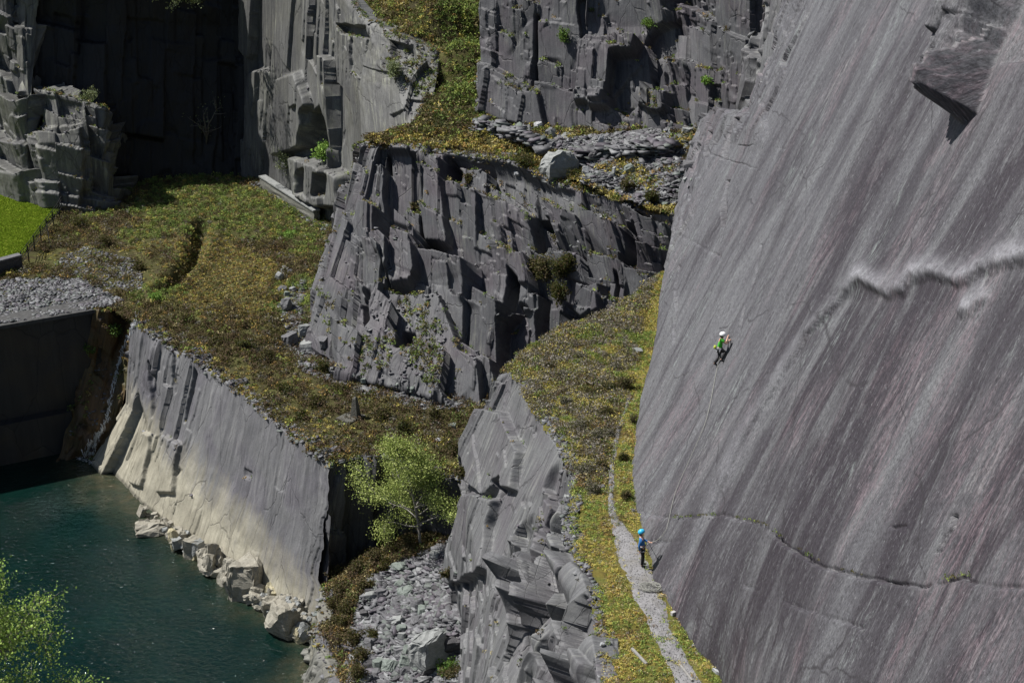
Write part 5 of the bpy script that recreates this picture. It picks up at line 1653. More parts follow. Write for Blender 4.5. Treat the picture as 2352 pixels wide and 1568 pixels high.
# ------------------------------------------------------------------ waterfall
M_FALL = plain_mat("white_water", (0.75, 0.78, 0.8), 0.35, 0.25, 4.0)
pts_ = [(318, 718), (309, 742), (300, 765), (288, 792), (277, 822), (270, 850), (264, 880), (256, 905), (252, 935), (246, 965)]
pts2 = [(236, 985), (222, 1000), (210, 1014), (202, 1030), (194, 1048)]
mb = bmesh.new()
for seq, n_f in ((pts_, 420), (pts2, 190), ([(246, 965), (232, 988), (224, 1004), (218, 1024), (206, 1052)], 150), ([(178, 1050), (215, 1064)], 110)):
    sx, sy_ = [a[0] for a in seq], [a[1] for a in seq]
    for k in range(n_f):
        u = rr_.random() * (len(seq) - 1)
        i_ = min(int(u), len(seq) - 2)
        if 0.55 < (u * 1.7) % 1.0 < 0.75 and rr_.random() < 0.7:
            continue
        w_f = 2.2 + 2.5 * abs(math.sin(u * 2.3))
        l_, n_ = hit(sx[i_] + (sx[i_ + 1] - sx[i_]) * (u - i_) + rr_.gauss(0, w_f * 0.6), sy_[i_] + (sy_[i_ + 1] - sy_[i_]) * (u - i_) + rr_.gauss(0, 2.5))
        c_ = l_ + n_ * rr_.uniform(0.02, 0.10)
        dn = Vector((rr_.gauss(0, 0.25), rr_.gauss(0, 0.25), -1)).normalized()
        sd = dn.cross(Vector((rr_.gauss(0, 1), rr_.gauss(0, 1), 0.1))).normalized()
        ln, wd = rr_.uniform(0.05, 0.26), rr_.uniform(0.012, 0.035)
        if seq[0] == (178, 1050):
            c_, dn, sd = l_ + Vector((0, 0, 0.02)), Vector((rr_.gauss(0, 1), rr_.gauss(0, 1), 0)).normalized(), Vector((rr_.gauss(0, 1), rr_.gauss(0, 1), 0.3)).normalized()
            ln = rr_.uniform(0.03, 0.10)
        up_ = dn.cross(sd).normalized() * wd
        q4 = [mb.verts.new(c_ + dn * ln), mb.verts.new(c_ - dn * ln + sd * wd), mb.verts.new(c_ - dn * ln - sd * wd), mb.verts.new(c_ - dn * ln * 0.4 + up_)]
        for tri in ((0, 1, 3), (1, 2, 3), (2, 0, 3), (0, 2, 1)):
            mb.faces.new([q4[t_] for t_ in tri])
bm_obj("waterfall", mb, M_FALL)
tag(bpy.data.objects["waterfall"], "thin white stream tumbling down the rusty gully into the pool", "waterfall", kind="structure")

# ------------------------------------------------------------------ trees and shrubs
M_BARK = plain_mat("grey_bark", (0.17, 0.15, 0.125), 0.9, 0.5, 12.0)
M_BIRCHB = plain_mat("birch_bark", (0.30, 0.28, 0.25), 0.8, 0.6, 10.0)
M_TWIG = plain_mat("dead_wood", (0.33, 0.29, 0.23), 0.85, 0.35, 10.0)


def grow(rr, start, d, length, rad, depth, tubes, tips, up=0.15, spread=0.6, nkid=(2, 4), droop=0.0):
    n = 5
    pts, p, dd = [start], start.copy(), d.normalized()
    for i in range(n):
        dd = (dd + Vector((rr.gauss(0, 0.13), rr.gauss(0, 0.13), rr.gauss(0, 0.09) + up * 0.25 - droop))).normalized()
        p = p + dd * length / n
        pts.append(p)
    tubes.append((pts, [rad * (1 - 0.65 * i / n) for i in range(n + 1)]))
    if depth == 0:
        tips.extend(pts[1:])
        return
    if depth == 1:
        tips.extend(pts[3:])
    for _ in range(rr.randint(*nkid)):
        k = rr.randint(2, n)
        ax = Vector((rr.gauss(0, 1), rr.gauss(0, 1), rr.gauss(0, 0.5))).normalized()
        nd = (dd * (1 - spread) + ax * spread + Vector((0, 0, up))).normalized()
        grow(rr, pts[k], nd, length * rr.uniform(0.5, 0.8), rad * 0.45, depth - 1, tubes, tips, up, spread, nkid, droop)


def leaf_mesh(name, tips, per, sig, size, cols, rg, mat):
    t = np.array([list(v) for v in tips])
    c = t[rg.integers(0, len(t), per)] + rg.normal(0, 1, (per, 3)) * sig
    u = rg.normal(size=(per, 3))
    w = rg.normal(size=(per, 3))
    u /= np.linalg.norm(u, axis=1, keepdims=True)
    w -= u * (w * u).sum(1, keepdims=True)
    w /= np.linalg.norm(w, axis=1, keepdims=True)
    s = size * rg.uniform(0.6, 1.3, (per, 1))
    v = np.stack((c - u * s, c - w * s * 0.6, c + u * s, c + w * s * 0.6), 1).reshape(-1, 3)
    col = np.array(cols)[rg.integers(0, len(cols), per)] * rg.uniform(0.75, 1.25, (per, 1))
    col = np.repeat(np.concatenate((np.clip(col, 0, 1), np.ones((per, 1))), 1), 4, 0)
    return mk_mesh(name, v, np.arange(per * 4).reshape(-1, 4), {"col": ('FLOAT_COLOR', col)}, mats=[mat])


def make_tree(name, root, label, cat, limbs, leaves, sig, size, cols, bark, trunk_r, trunk_pts, seed, depth=2, nkid=(2, 4), up=0.12, spread=0.6, droop=0.0, group=None, taper=0.5):
    rr = random.Random(seed)
    o = empty(name, root)
    tag(o, label, cat, group)
    tubes, tips = [], []
    tp = [Vector(v) for v in trunk_pts]
    tubes.append((tp, [trunk_r * (1 - taper * i / (len(tp) - 1)) for i in range(len(tp))]))
    for frac, d, ln, r_ in limbs:
        k = frac * (len(tp) - 1)
        i = min(int(k), len(tp) - 2)
        s = tp[i].lerp(tp[i + 1], k - i)
        grow(rr, s, Vector(d), ln, r_, depth, tubes, tips, up, spread, nkid, droop)
    mb = bmesh.new()
    for p, r in tubes:
        tube_bm(mb, p, [max(x, 0.006) for x in r], 5)
    bm_obj("trunk", mb, bark, o, smooth=True)
    if leaves:
        link("crown", leaf_mesh("crown", tips, leaves, sig, size, cols, np.random.default_rng(seed), M_LEAF), o)
    return o


LEAF = ((0.36, 0.42, 0.12), (0.28, 0.35, 0.09), (0.46, 0.51, 0.18), (0.15, 0.20, 0.06))
broot = hit(966, 1256)[0] - Vector((0, 0, 0.15))
rr_ = random.Random(21)
limbs = []
for fr, az, el, ln in ((0.32, 3.0, 0.05, 2.6), (0.36, 0.1, 0.25, 3.4), (0.42, 2.6, 0.35, 3.2), (0.45, 0.4, 0.5, 3.0), (0.5, 3.4, 0.45, 3.4), (0.55, 5.2, 0.4, 2.4), (0.55, 1.5, 0.4, 2.4), (0.6, 0.0, 0.55, 2.4),
                       (0.65, 3.1, 0.7, 2.8), (0.7, 4.4, 0.7, 2.2), (0.75, 2.2, 0.8, 2.3), (0.78, 0.5, 0.9, 1.7), (0.85, 3.6, 0.9, 1.9), (0.92, 1.2, 1.0, 1.4), (1.0, 2.8, 1.2, 1.6)):
    limbs.append((fr, (math.cos(az) * math.cos(el), math.sin(az) * math.cos(el), math.sin(el)), ln * 0.74, 0.05))
make_tree("birch_tree", broot, "fresh green birch growing on the shelf below the terrace edge", "tree", limbs, 25000, (0.34, 0.34, 0.26), 0.053, LEAF, M_BIRCHB, 0.12,
          [(0, 0, 0), (-0.05, 0, 1.0), (-0.12, 0, 2.0), (-0.3, 0.05, 3.2), (-0.55, 0.1, 4.6), (-0.7, 0.1, 5.8)], 31, depth=2, nkid=(2, 3), up=0.10, spread=0.55, droop=0.02)

# near tree, standing on the bank below the frame
nr = np.array((-12.2, 31.5, 28.0))
limbs = []
for k in range(22):
    az, el = rr_.uniform(0, 6.28), rr_.uniform(0.2, 1.2)
    limbs.append((0.25 + 0.75 * k / 21, (math.cos(az) * math.cos(el), math.sin(az) * math.cos(el), math.sin(el)), 2.5 - 1.3 * k / 21, 0.05))
LEAF2 = ((0.25, 0.36, 0.07), (0.19, 0.29, 0.05), (0.38, 0.48, 0.14), (0.11, 0.18, 0.04))
make_tree("leafy_tree", nr, "yellow green tree reaching into the picture from the near bank of the pool", "tree", limbs, 32000, (0.17, 0.17, 0.13), 0.034, LEAF2, M_BARK, 0.2,
          [(0, 0, 0), (0.1, 0, 2.0), (0.05, 0.1, 4.0), (-0.1, 0.1, 6.0), (-0.1, 0.2, 8.6)], 41, depth=2, nkid=(3, 4), up=0.10, spread=0.6)


def shrub(name, px, py, wpx, hpx, cols, label, cat="shrub", chip=0.075, n=None, group=None, wispy=False, bare=False, at=None):
    p_ = hit(px, py)[0] if at is None else Vector(at)
    s = mpx(p_)
    w, h = wpx * s, hpx * s
    seed = int(px * 3 + py * 7)
    rr = random.Random(seed)
    limbs = []
    for k in range(5 if wispy else 8):
        az, el = rr.uniform(0, 6.28), rr.uniform(0.35, 1.3)
        limbs.append((rr.uniform(0.05, 0.8), (math.cos(az) * math.cos(el) * w / h, math.sin(az) * math.cos(el) * w / h, math.sin(el)), 0.42 * max(h, w * 0.6), 0.012 + 0.012 * h))
    n_ = n or int(min(5000, max(350, (w * h) * 1100)))
    return make_tree(name, p_ - Vector((0, 0, 0.05)), label, cat, limbs, 0 if bare else n_, np.array((w * 0.10, w * 0.10, h * 0.10)), chip, cols, M_BARK, 0.02 + 0.015 * h,
                     [(0, 0, 0), (0.02 * h, 0, 0.25 * h), (0, 0.02, 0.45 * h)], seed, depth=1, nkid=(2, 4), up=0.1, spread=0.65, group=group)


C_DARK = ((0.05, 0.055, 0.02), (0.07, 0.065, 0.025), (0.085, 0.06, 0.03), (0.04, 0.05, 0.018))
C_HEA = ((0.085, 0.062, 0.035), (0.07, 0.065, 0.03), (0.10, 0.075, 0.04), (0.06, 0.06, 0.025))
C_GRN = ((0.09, 0.16, 0.035), (0.13, 0.21, 0.045), (0.07, 0.13, 0.03))
C_BRT = ((0.16, 0.28, 0.05), (0.11, 0.22, 0.04), (0.22, 0.34, 0.08))
C_PALE = ((0.17, 0.20, 0.10), (0.12, 0.15, 0.07), (0.22, 0.25, 0.14))
C_GREY = ((0.17, 0.155, 0.13), (0.14, 0.13, 0.10), (0.20, 0.18, 0.15), (0.11, 0.11, 0.06))

shrub("gorse_bush", 1245, 640, 84, 66, C_HEA, "broad brown gorse bush hanging on the ledge of the central cliff", n=3800)
shrub("gorse_bush", 1292, 650, 46, 86, C_DARK, "dark tall gorse bush beside the broad brown one on the central cliff", n=3200)
shrub("gorse_bush", 1288, 700, 36, 60, C_DARK, "dark trailing gorse below the tall bush on the central cliff", n=1600)
shrub("leafy_shrub", 742, 372, 60, 52, C_BRT, "bright green leafy shrub in the dark cleft of the corner cliff", n=1300, chip=0.11)
shrub("wispy_shrub", 658, 398, 52, 62, C_PALE, "pale wispy shrub at the foot of the corner cliff", n=700, wispy=True)
shrub("leafy_shrub", 908, 190, 46, 62, C_PALE, "grey green shrub clinging to the corner cliff beside the gully", n=1300)
shrub("wispy_shrub", 206, 246, 44, 52, C_PALE, "thin grey shrub on the top ledge of the blocky buttress", n=600, wispy=True)
shrub("sapling", 474, 330, 46, 130, C_PALE, "nearly bare sapling in front of the shaded recess wall", n=120, wispy=True)
shrub("leafy_shrub", 1295, 96, 34, 36, C_GRN, "green shrub on the face of the back cliff", n=700)
shrub("leafy_shrub", 1500, 66, 66, 28, C_GRN, "green grassy tuft along the top ledge of the stepped back cliff", n=1100)
shrub("leafy_shrub", 1622, 198, 26, 30, C_BRT, "light green shrub near the rib at the slab's upper edge", n=500)
shrub("heather_bush", 745, 856, 34, 38, C_DARK, "dark round bush at the foot of the central cliff's left corner")
shrub("heather_bush", 1075, 420, 26, 26, C_HEA, "brown bush in the notch near the top of the central cliff")
shrub("heather_bush", 952, 482, 16, 22, C_HEA, "small orange brown bush on the ledge by the pale pillar")
shrub("heather_bush", 1200, 382, 70, 34, C_DARK, "dark green bush on the upper bench left of the biggest boulder", n=1500)
shrub("heather_bush", 1325, 418, 54, 40, C_DARK, "dark bush at the right foot of the biggest boulder", n=1300)
shrub("heather_bush", 1442, 446, 28, 44, C_HEA, "brown bush on the upper scree, the left of two", n=700)
shrub("heather_bush", 1497, 466, 40, 40, C_DARK, "dark bush on the upper scree near the slab, the right of two", n=900)
shrub("heather_bush", 1210, 318, 40, 20, C_HEA, "low brown bush behind the collapsed wall", n=600)
shrub("heather_bush", 856, 1470, 36, 36, C_DARK, "dark green round bush alone on the lower scree", n=1000, chip=0.05)
shrub("heather_bush", 1402, 898, 62, 30, C_DARK, "dark green heather clump near the upper end of the path", n=1600, chip=0.045)
shrub("heather_bush", 1440, 892, 46, 36, C_HEA, "brown heather clump touching the slab at the path's upper end", n=1300, chip=0.045)
shrub("heather_bush", 1432, 1056, 26, 22, C_DARK, "small dark clump on the right side of the narrow path", n=600, chip=0.04)
shrub("heather_bush", 1452, 970, 24, 24, C_HEA, "brown clump squeezed between path and slab", n=500, chip=0.04)
shrub("heather_bush", 1436, 1144, 34, 26, C_HEA, "brown clump at the slab's foot above the belayer", n=700, chip=0.04)
shrub("fern_clump", 202, 812, 30, 26, C_GRN, "green fern clump on the dark rock at the dam's end", n=500)
shrub("fern_clump", 262, 770, 40, 30, C_GRN, "light green plant beside the top of the stream", n=500)
shrub("leafy_shrub", 358, 690, 40, 26, C_BRT, "lime green bush on the terrace above the stream", n=700)
shrub("leafy_shrub", 668, 545, 40, 22, C_BRT, "lime green bush on the terrace in front of the low wall", n=600)
for i, (x, y, w, h) in enumerate(((1345, 905, 50, 26), (1290, 870, 44, 24), (1330, 985, 60, 30), (1390, 955, 52, 28), (1370, 1010, 56, 34), (1345, 1085, 54, 30), (1380, 1075, 40, 26), (1360, 1130, 56, 34),
                                   (1335, 825, 44, 22), (1260, 845, 36, 20), (1415, 850, 40, 22), (1300, 925, 40, 24), (1375, 905, 44, 22), (1400, 1000, 34, 22), (1445, 765, 44, 20))):
    shrub("heather_bush", x, y, w, h, C_GREY if i % 3 else C_HEA, "greyish wintry heather clump on the path bench", n=900, chip=0.042, group="heather clumps on the path bench")
for i, (x, y, w, h) in enumerate(((560, 800, 60, 30), (610, 830, 56, 30), (500, 790, 54, 26), (650, 900, 60, 32), (720, 930, 60, 30), (870, 960, 60, 30), (930, 990, 66, 32), (1000, 960, 60, 32), (1040, 1040, 60, 34),
                                   (690, 960, 44, 24), (780, 900, 50, 26), (430, 740, 44, 24), (880, 1020, 44, 24), (960, 1060, 50, 26), (240, 560, 44, 24), (180, 520, 60, 30), (320, 620, 40, 22), (1060, 1090, 46, 26))):
    shrub("heather_bush", x, y, w, h, C_HEA if i % 3 else C_DARK, "brown heather clump on the terrace", n=800, group="heather clumps on the terrace")
for i, (x, y, w, h) in enumerate(((770, 1330, 50, 40), (790, 1360, 56, 44), (770, 1400, 50, 40), (800, 1410, 50, 40), (780, 1440, 50, 40), (830, 1310, 60, 40), (860, 1290, 60, 40), (905, 1268, 60, 40), (945, 1250, 56, 36), (985, 1245, 54, 34), (1015, 1240, 44, 30),
                                   (815, 1480, 40, 50), (830, 1520, 40, 50), (826, 1560, 44, 50), (1040, 1560, 60, 50), (1030, 1330, 26, 34), (890, 1300, 50, 30), (840, 1350, 44, 30))):
    shrub("heather_bush", x, y, w, h, C_HEA, "brown heather clump on the bank around the scree hollow", n=1200, chip=0.06, group="heather clumps round the scree hollow")
shrub("leafy_shrub", 1030, 1490 + 60, 50, 50, C_GRN, "green bush at the foot of the fin below the dark boulder", n=900, chip=0.06)

# leafy tree hanging over the top of the recess
tr = Y(405, -40, 146.0)
limbs = []
for k in range(16):
    az, el = rr_.uniform(0, 6.28), rr_.uniform(-0.9, 0.5)
    limbs.append((0.2 + 0.8 * k / 15, (math.cos(az) * math.cos(el), math.sin(az) * math.cos(el) - 0.3, math.sin(el)), 2.3, 0.05))
make_tree("hanging_tree", tr, "grey green tree hanging over the top of the dark recess", "tree", limbs, 5200, (0.25, 0.25, 0.22), 0.10, C_PALE, M_BARK, 0.15,
          [(0.3, 3.0, 0.6), (0.2, 1.5, 0.5), (0, 0, 0.3), (-0.2, -1.2, 0.6)], 51, depth=2, nkid=(2, 3), up=-0.05, spread=0.6)

# ------------------------------------------------------------------ odds and ends on the path bench
M_WHITE = plain_mat("white_card", (0.42, 0.41, 0.40), 0.6, 0.1, 3.0)
M_TIMB = plain_mat("silvered_timber", (0.30, 0.29, 0.27), 0.8, 0.4, 7.0)


def beam(name, a, b, w, h, mat, label, cat):
    pa, pb = np.array(hit(*a)[0]), np.array(hit(*b)[0])
    o = empty(name, (pa + pb) / 2)
    mb = bmesh.new()
    ax = (pb - pa) / 2
    an = np.array((ax[1], -ax[0], 0)) / np.hypot(ax[0], ax[1])
    boxmesh(mb, (0, 0, h * 0.6), ax, an * w / 2, (0, 0, h / 2))
    bpy.data.objects.remove(o)
    o = bm_obj(name, mb, mat, bevel=0.008)
    o.location = ((pa + pb) / 2).tolist()
    return tag(o, label, cat)


beam("timber_beam", (1451, 1491), (1485, 1527), 0.10, 0.09, M_TIMB, "weathered timber lying in the grass left of the path", "timber")
beam("timber_beam", (1561, 1527), (1590, 1564), 0.07, 0.07, M_TIMB, "pale thin pole lying on the path at the bottom", "timber")
wl_ = hit(1546, 1412)[0]
bo = empty("white_box", wl_, 0.6)
tag(bo, "small white box left in moss at the foot of the slab", "box")
mb = bmesh.new()
boxmesh(mb, (0, 0, 0.07), (0.09, 0, 0), (0, 0.065, 0), (0, 0, 0.07))
bm_obj("body", mb, M_WHITE, bo, bevel=0.01)
mb = bmesh.new()
boxmesh(mb, (0, 0, 0.152), (0.094, 0, 0), (0, 0.069, 0), (0, 0, 0.012))
bm_obj("lid", mb, M_WHITE, bo, bevel=0.004)
# forked dead branch in the heather
mb = bmesh.new()
q0 = [hit(x, y)[0] + Vector((0, 0, 0.18)) for x, y in ((1340, 878), (1358, 888), (1380, 874), (1394, 856))]
o0 = q0[1].copy()
tube_bm(mb, [v - o0 for v in q0], [0.02, 0.03, 0.025, 0.012], 6)
br = bm_obj("dead_branch", mb, M_TWIG)
br.location = o0
tag(br, "bleached forked branch lying in grey heather above the path", "branch")

# ------------------------------------------------------------------ people
M_SKIN = plain_mat("skin", (0.55, 0.33, 0.24), 0.55, 0.08, 20.0, bump=0)
M_BLUE = plain_mat("blue_fleece", (0.035, 0.16, 0.42), 0.85, 0.2, 25.0)
M_GREENT = plain_mat("green_shirt", (0.06, 0.42, 0.035), 0.85, 0.15, 25.0)
M_BLACK_T = plain_mat("black_trousers", (0.012, 0.012, 0.014), 0.85, 0.3, 20.0)
M_HELB = plain_mat("sky_blue_helmet", (0.04, 0.42, 0.68), 0.3, 0.05, 5.0, bump=0)
M_HELW = plain_mat("white_helmet", (0.78, 0.78, 0.78), 0.3, 0.05, 5.0, bump=0)
M_SHOE = plain_mat("black_rubber_shoe", (0.02, 0.02, 0.02), 0.6, 0.2, 15.0)
M_WEB = plain_mat("grey_webbing", (0.30, 0.31, 0.33), 0.7, 0.3, 20.0)
M_CHALK = plain_mat("yellow_green_chalk_bag", (0.42, 0.48, 0.06), 0.8, 0.2, 15.0)
M_HAIR = plain_mat("brown_hair", (0.05, 0.03, 0.02), 0.7, 0.4, 30.0)
M_EYE = plain_mat("eye", (0.02, 0.015, 0.012), 0.2, 0.0, 5.0, bump=0)


def skin(name, J, chains, mat, parent, rootj, sub=2):
    """one continuous surface grown on connected joints: J[name] = (point, radius)"""
    names = []
    for c in chains:
        for k in c:
            if k not in names:
                names.append(k)
    idx = {k: i for i, k in enumerate(names)}
    edges = []
    for c in chains:
        for a, b in zip(c, c[1:]):
            if (idx[a], idx[b]) not in edges and (idx[b], idx[a]) not in edges:
                edges.append((idx[a], idx[b]))
    me = bpy.data.meshes.new(name)
    me.from_pydata([tuple(J[k][0]) for k in names], edges, [])
    me.materials.append(mat)
    o = link(name, me, parent)
    md = o.modifiers.new("skin", 'SKIN')
    md.use_smooth_shade = True
    if not me.skin_vertices:
        bm_ = bmesh.new()
        bm_.from_mesh(me)
        bm_.verts.layers.skin.verify()
        bm_.to_mesh(me)
        bm_.free()
    for k, i in idx.items():
        r_ = J[k][1]
        sv = me.skin_vertices[0].data[i]
        sv.radius = (r_, r_) if isinstance(r_, float) else r_
        sv.use_root = (k == rootj)
    s_ = o.modifiers.new("smooth", 'SUBSURF')
    s_.levels = s_.render_levels = sub
    return o


def ball(name, c, r, mat, parent, squash=(1, 1, 1), cut=None, fwd=None):
    mb = bmesh.new()
    bmesh.ops.create_uvsphere(mb, u_segments=20, v_segments=12, radius=1.0)
    for v in mb.verts:
        v.co = Vector((v.co.x * squash[0], v.co.y * squash[1], v.co.z * squash[2])) * r
    if cut is not None:
        bmesh.ops.bisect_plane(mb, geom=mb.verts[:] + mb.edges[:] + mb.faces[:], plane_co=(0, 0, cut * r), plane_no=(0, 0, -1), clear_outer=True)
        bmesh.ops.holes_fill(mb, edges=[e for e in mb.edges if e.is_boundary])
    bmesh.ops.translate(mb, verts=mb.verts, vec=Vector(c))
    return bm_obj(name, mb, mat, parent, smooth=True)


def hand(J, side, wrist, d, curl, right):
    """five separate fingers rooted in the palm"""
    d = d.normalized()
    right = (right - d * right.dot(d)).normalized()
    palm = wrist + d * 0.075
    J[side + "palm"] = (palm, (0.034, 0.018))
    ch = []
    for k, (off, ln) in enumerate(((-0.030, 0.070), (-0.010, 0.080), (0.011, 0.076), (0.030, 0.060))):
        b = palm + d * 0.022 + right * off
        m = b + d * ln * 0.5 + curl * ln * 0.22
        e = m + d * ln * 0.28 + curl * ln * 0.42
        for nm, p, r_ in (("a", b, 0.0095), ("b", m, 0.009), ("c", e, 0.008)):
            J["%sf%d%s" % (side, k, nm)] = (p, r_)
        ch.append([side + "palm"] + ["%sf%d%s" % (side, k, nm) for nm in "abc"])
    b = wrist + d * 0.035 - right * 0.035
    J[side + "ta"], J[side + "tb"] = (b - right * 0.02 + d * 0.02, 0.011), (b - right * 0.035 + d * 0.05 + curl * 0.02, 0.009)
    ch.append([side + "palm", side + "ta", side + "tb"])
    return ch


def person(name, P, face, label, shirt, shirt_kind, helmet, hand_dir, curl, chalk=False):
    """P: joint name -> world point; face: direction the face looks"""
    root = Vector(P["root"])
    o = empty(name, root)
    tag(o, label, "person")
    V_ = {k: Vector(v) - root for k, v in P.items()}
    face = Vector(face).normalized()
    hd, nk = V_["head"], V_["neck"]
    upv = (hd - nk).normalized()
    sidev = face.cross(upv).normalized()
    J = {"hips": (V_["hips"], (0.135, 0.105)), "waist": (V_["hips"].lerp(nk, 0.35), (0.115, 0.09)), "chest": (V_["hips"].lerp(nk, 0.75), (0.145, 0.10)), "neck": (nk, 0.055),
         "jaw": (nk.lerp(hd, 0.55) + face * 0.015, 0.068), "head": (hd, (0.078, 0.095)), "crown": (hd + upv * 0.085, 0.07)}
    ch = [["hips", "waist", "chest", "neck", "jaw", "head", "crown"]]
    J["nose"] = (hd + face * 0.105 - upv * 0.02, 0.014)
    ch.append(["head", "nose"])
    for s, q_ in (("l", -1), ("r", 1)):
        J[s + "ear"] = (hd + sidev * q_ * 0.085 - upv * 0.01, 0.016)
        ch.append(["head", s + "ear"])
        J[s + "sh"], J[s + "el"], J[s + "wr"] = (V_[s + "sh"], 0.062), (V_[s + "el"], 0.043), (V_[s + "wr"], 0.029)
        J[s + "hip"], J[s + "kn"], J[s + "an"], J[s + "to"] = (V_[s + "hip"], 0.092), (V_[s + "kn"], 0.058), (V_[s + "an"], 0.038), (V_[s + "to"], 0.030)
        ch.append(["chest", s + "sh", s + "el", s + "wr", s + "palm"])
        ch.append(["hips", s + "hip", s + "kn", s + "an", s + "to"])
        hd_ = Vector(hand_dir[s]) if s in hand_dir else (V_[s + "wr"] - V_[s + "el"])
        ch += hand(J, s, V_[s + "wr"], hd_, Vector(curl), sidev * q_)
    skin("body", J, ch, M_SKIN, o, "hips")
    big = lambda k, f: (J[k][0], tuple(x * f for x in J[k][1]) if isinstance(J[k][1], tuple) else J[k][1] * f)
    K = {k: big(k, 1.22) for k in ("waist", "chest", "lsh", "rsh", "lel", "rel", "lwr", "rwr")}
    K["hem"] = (V_["hips"].lerp(nk, 0.10), (0.165, 0.135))
    K["collar"] = (nk.lerp(V_["hips"], 0.05), 0.07)
    cs = [["hem", "waist", "chest", "collar"]]
    for s in "lr":
        if shirt_kind == "long":
            K[s + "cuff"] = (V_[s + "el"].lerp(V_[s + "wr"], 0.92), 0.040)
            cs.append(["chest", s + "sh", s + "el", s + "cuff"])
        else:
            K[s + "cuff"] = (V_[s + "sh"].lerp(V_[s + "el"], 0.62), 0.066)
            cs.append(["chest", s + "sh", s + "cuff"])
    skin("fleece" if shirt_kind == "long" else "shirt", K, cs, shirt, o, "chest")
    K = {k: big(k, 1.24) for k in ("lhip", "rhip", "lkn", "rkn")}
    K["hips"] = (J["hips"][0], (0.172, 0.142))
    K["band"] = (V_["hips"].lerp(nk, 0.16), (0.158, 0.128))
    for s in "lr":
        K[s + "leg"] = (V_[s + "kn"].lerp(V_[s + "an"], 0.95), 0.062)
    skin("trousers", K, [["band", "hips", "lhip", "lkn", "lleg"], ["hips", "rhip", "rkn", "rleg"]], M_BLACK_T, o, "hips")
    for s in "lr":
        f_ = (V_[s + "to"] - V_[s + "an"])
        S_ = {"heel": (V_[s + "an"] - f_ * 0.15, 0.045), "mid": (V_[s + "an"].lerp(V_[s + "to"], 0.5), 0.046), "tip": (V_[s + "to"] + f_ * 0.1, 0.038)}
        skin("shoe", S_, [["heel", "mid", "tip"]], M_SHOE, o, "mid")
    hm = ball("helmet", (0, 0, 0), 0.135, helmet, o, (1.0, 1.15, 0.95), cut=-0.25)
    hm.location = hd + upv * 0.035
    hm.rotation_euler = Matrix((sidev, face, upv)).transposed().to_euler()
    ball("hair", hd - face * 0.03 - upv * 0.03, 0.098, M_HAIR, o, (0.95, 0.95, 1.0))
    for q_ in (-1, 1):
        ball("eye", hd + face * 0.088 + sidev * q_ * 0.034 + upv * 0.005, 0.012, M_EYE, o)
    mb = bmesh.new()
    c = V_["hips"].lerp(nk, 0.14)
    ax_ = (nk - V_["hips"]).normalized()
    a_ = ax_.cross(face).normalized()
    b_ = ax_.cross(a_)
    tube_bm(mb, [c + (a_ * math.cos(t_) * 0.165 + b_ * math.sin(t_) * 0.13) for t_ in np.linspace(0, 6.2832, 19)], 0.026, 6)
    for s in "lr":
        c2 = V_[s + "hip"].lerp(V_[s + "kn"], 0.18)
        l_ = (V_[s + "kn"] - V_[s + "hip"]).normalized()
        u_ = l_.cross(face + Vector((0.01, 0.02, 0.3))).normalized()
        w2 = l_.cross(u_)
        tube_bm(mb, [c2 + (u_ * math.cos(t_) + w2 * math.sin(t_)) * 0.118 for t_ in np.linspace(0, 6.2832, 15)], 0.02, 6)
    for k in range(7 if chalk else 3):
        t_ = 0.9 + 0.5 * k
        c3 = c + a_ * math.cos(t_) * 0.18 + b_ * math.sin(t_) * 0.15
        tube_bm(mb, [c3, c3 - ax_ * 0.06, c3 - ax_ * 0.13 + Vector((0.01, 0, 0))], 0.013, 5)
    bm_obj("harness", mb, M_WEB, o, smooth=True)
    if chalk:
        cb = c - face * 0.20
        mb = bmesh.new()
        tube_bm(mb, [cb - ax_ * 0.08, cb - ax_ * 0.03, cb + ax_ * 0.07], [0.05, 0.07, 0.06], 10)
        bm_obj("chalk_bag", mb, M_CHALK, o, smooth=True)
    return o


# belayer: stands on the path looking up to the right
bf = hit(1474, 1300)[0]
B = lambda x, y, z: bf + Vector((x, y, z))
person("person", dict(root=bf, hips=B(0, 0, 0.93), neck=B(-0.05, 0.02, 1.44), head=B(-0.06, 0.02, 1.62),
                      lsh=B(-0.06, 0.19, 1.37), lel=B(0.06, 0.26, 1.13), lwr=B(0.26, 0.17, 1.10), rsh=B(-0.09, -0.17, 1.37), rel=B(-0.16, -0.22, 1.10), rwr=B(-0.13, -0.19, 0.86),
                      lhip=B(0.0, 0.09, 0.88), lkn=B(0.04, 0.10, 0.50), lan=B(0.0, 0.11, 0.09), lto=B(0.16, 0.13, 0.04),
                      rhip=B(-0.01, -0.09, 0.88), rkn=B(0.03, -0.10, 0.50), ran=B(-0.02, -0.11, 0.09), rto=B(0.14, -0.13, 0.04)),
       (0.85, -0.1, 0.45), "standing person in blue top, black trousers and light blue helmet belaying on the path", M_BLUE, "long", M_HELB, {"r": (0.1, 0.02, -1)}, (0.5, 0.1, 0.1))

# climber: on the slab, one knee raised, reaching for a hold
hh, hn = hit(1681, 779)
f1, _n = hit(1662, 831)
f2, _n = hit(1647, 842)
sn = Vector((-SINA, 0, COSA))
yc = (hh.y + f1.y + f2.y) / 3


def cl(px, py, dy=0.0):
    return Vector(Y(px, py, yc + dy).tolist())


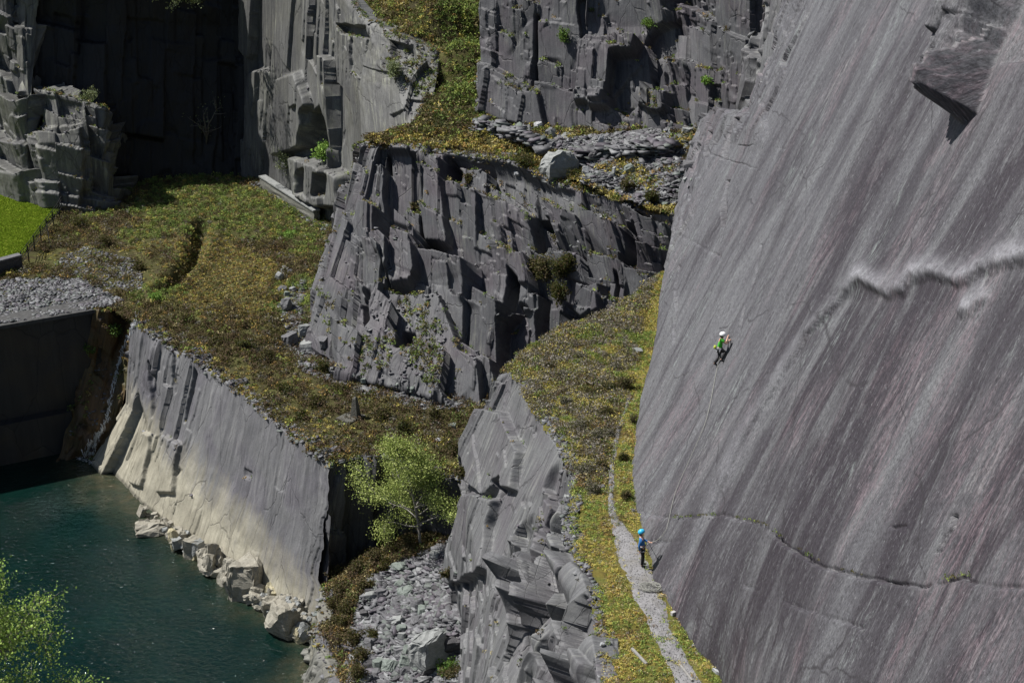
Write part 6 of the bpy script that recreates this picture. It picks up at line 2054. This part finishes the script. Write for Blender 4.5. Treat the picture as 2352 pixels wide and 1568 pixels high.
hips = cl(1652, 801, 0.0)
person("person", dict(root=f2, hips=hips, neck=cl(1657, 778), head=cl(1660, 769.5), lsh=cl(1658, 780.5, 0.20), lel=cl(1668, 786, 0.30), lwr=hh + sn * 0.10 + Vector((-0.06, 0.30, -0.08)),
                      rsh=cl(1656, 781, -0.17), rel=cl(1669, 789, -0.22), rwr=hh + sn * 0.05 + Vector((-0.07, -0.06, -0.05)),
                      lhip=cl(1652, 803, 0.09), lkn=cl(1653, 820, 0.10), lan=f2 + sn * 0.12 + Vector((-0.02, 0.10, 0.06)), lto=f2 + sn * 0.05 + Vector((0.06, 0.10, 0.02)),
                      rhip=cl(1651, 804, -0.09), rkn=cl(1667, 808, -0.16), ran=f1 + sn * 0.13 + Vector((-0.03, -0.05, 0.06)), rto=f1 + sn * 0.04 + Vector((0.05, -0.05, 0.03))),
       (0.9, 0.0, -0.1), "climber in bright green T-shirt, black trousers and white helmet on the steep slab", M_GREENT, "short", M_HELW, {}, (0.5, 0, -0.1), chalk=True)

# rope from the belayer to the climber, and the loose pile on the path
M_ROPE = plain_mat("climbing_rope", (0.30, 0.30, 0.27), 0.8, 0.3, 30.0)
rp = [B(0.20, 0.0, 1.02)]
for x, y in ((1493, 1247), (1506, 1244), (1520, 1235), (1529, 1222), (1536, 1207), (1554, 1132), (1584, 1062), (1619, 982), (1634, 927), (1649, 850)):
    l_, n_ = hit(x, y)
    rp.append(l_ + sn * 0.06)
rp.append(hips + Vector((0.12, -0.05, 0.02)))
dense = []
for i in range(len(rp) - 1):
    p0_, p1_, p2_, p3_ = rp[max(i - 1, 0)], rp[i], rp[i + 1], rp[min(i + 2, len(rp) - 1)]
    for k in range(8):
        t = k / 8
        dense.append(0.5 * ((2 * p1_) + (p2_ - p0_) * t + (2 * p0_ - 5 * p1_ + 4 * p2_ - p3_) * t * t + (3 * p1_ - p0_ - 3 * p2_ + p3_) * t ** 3))
dense.append(rp[-1])
mb = bmesh.new()
tube_bm(mb, [v - bf for v in dense], 0.014, 6)
ro = bm_obj("climbing_rope", mb, M_ROPE, smooth=True)
ro.location = bf
tag(ro, "thin grey climbing rope running up the slab from belayer to climber", "rope")
pc = hit(1497, 1350)[0]
mb = bmesh.new()
rq = random.Random(8)
pts = []
for k in range(240):
    a = k * 0.52 + rq.uniform(-0.2, 0.2)
    rad = rq.uniform(0.12, 0.34)
    pts.append(Vector((math.cos(a) * rad * 1.6 + 0.15 * math.sin(k * 0.05), math.sin(a) * rad * 1.25, 0.02 + rq.uniform(0, 0.09))))
tube_bm(mb, pts, 0.010, 5)
tail = [pts[-1], Vector((-0.05, 0.55, 0.03)), Vector((-0.15, 0.9, 0.03)), bf + Vector((0.05, -0.15, 0.05)) - pc, bf + Vector((0.10, -0.05, 0.5)) - pc]
tube_bm(mb, tail, 0.010, 5)
rc_ = bm_obj("rope_pile", mb, M_ROPE, smooth=True)
rc_.location = pc
tag(rc_, "loose heap of grey rope on the path below the belayer", "rope")

for o in COVER:
    o.hide_viewport = False
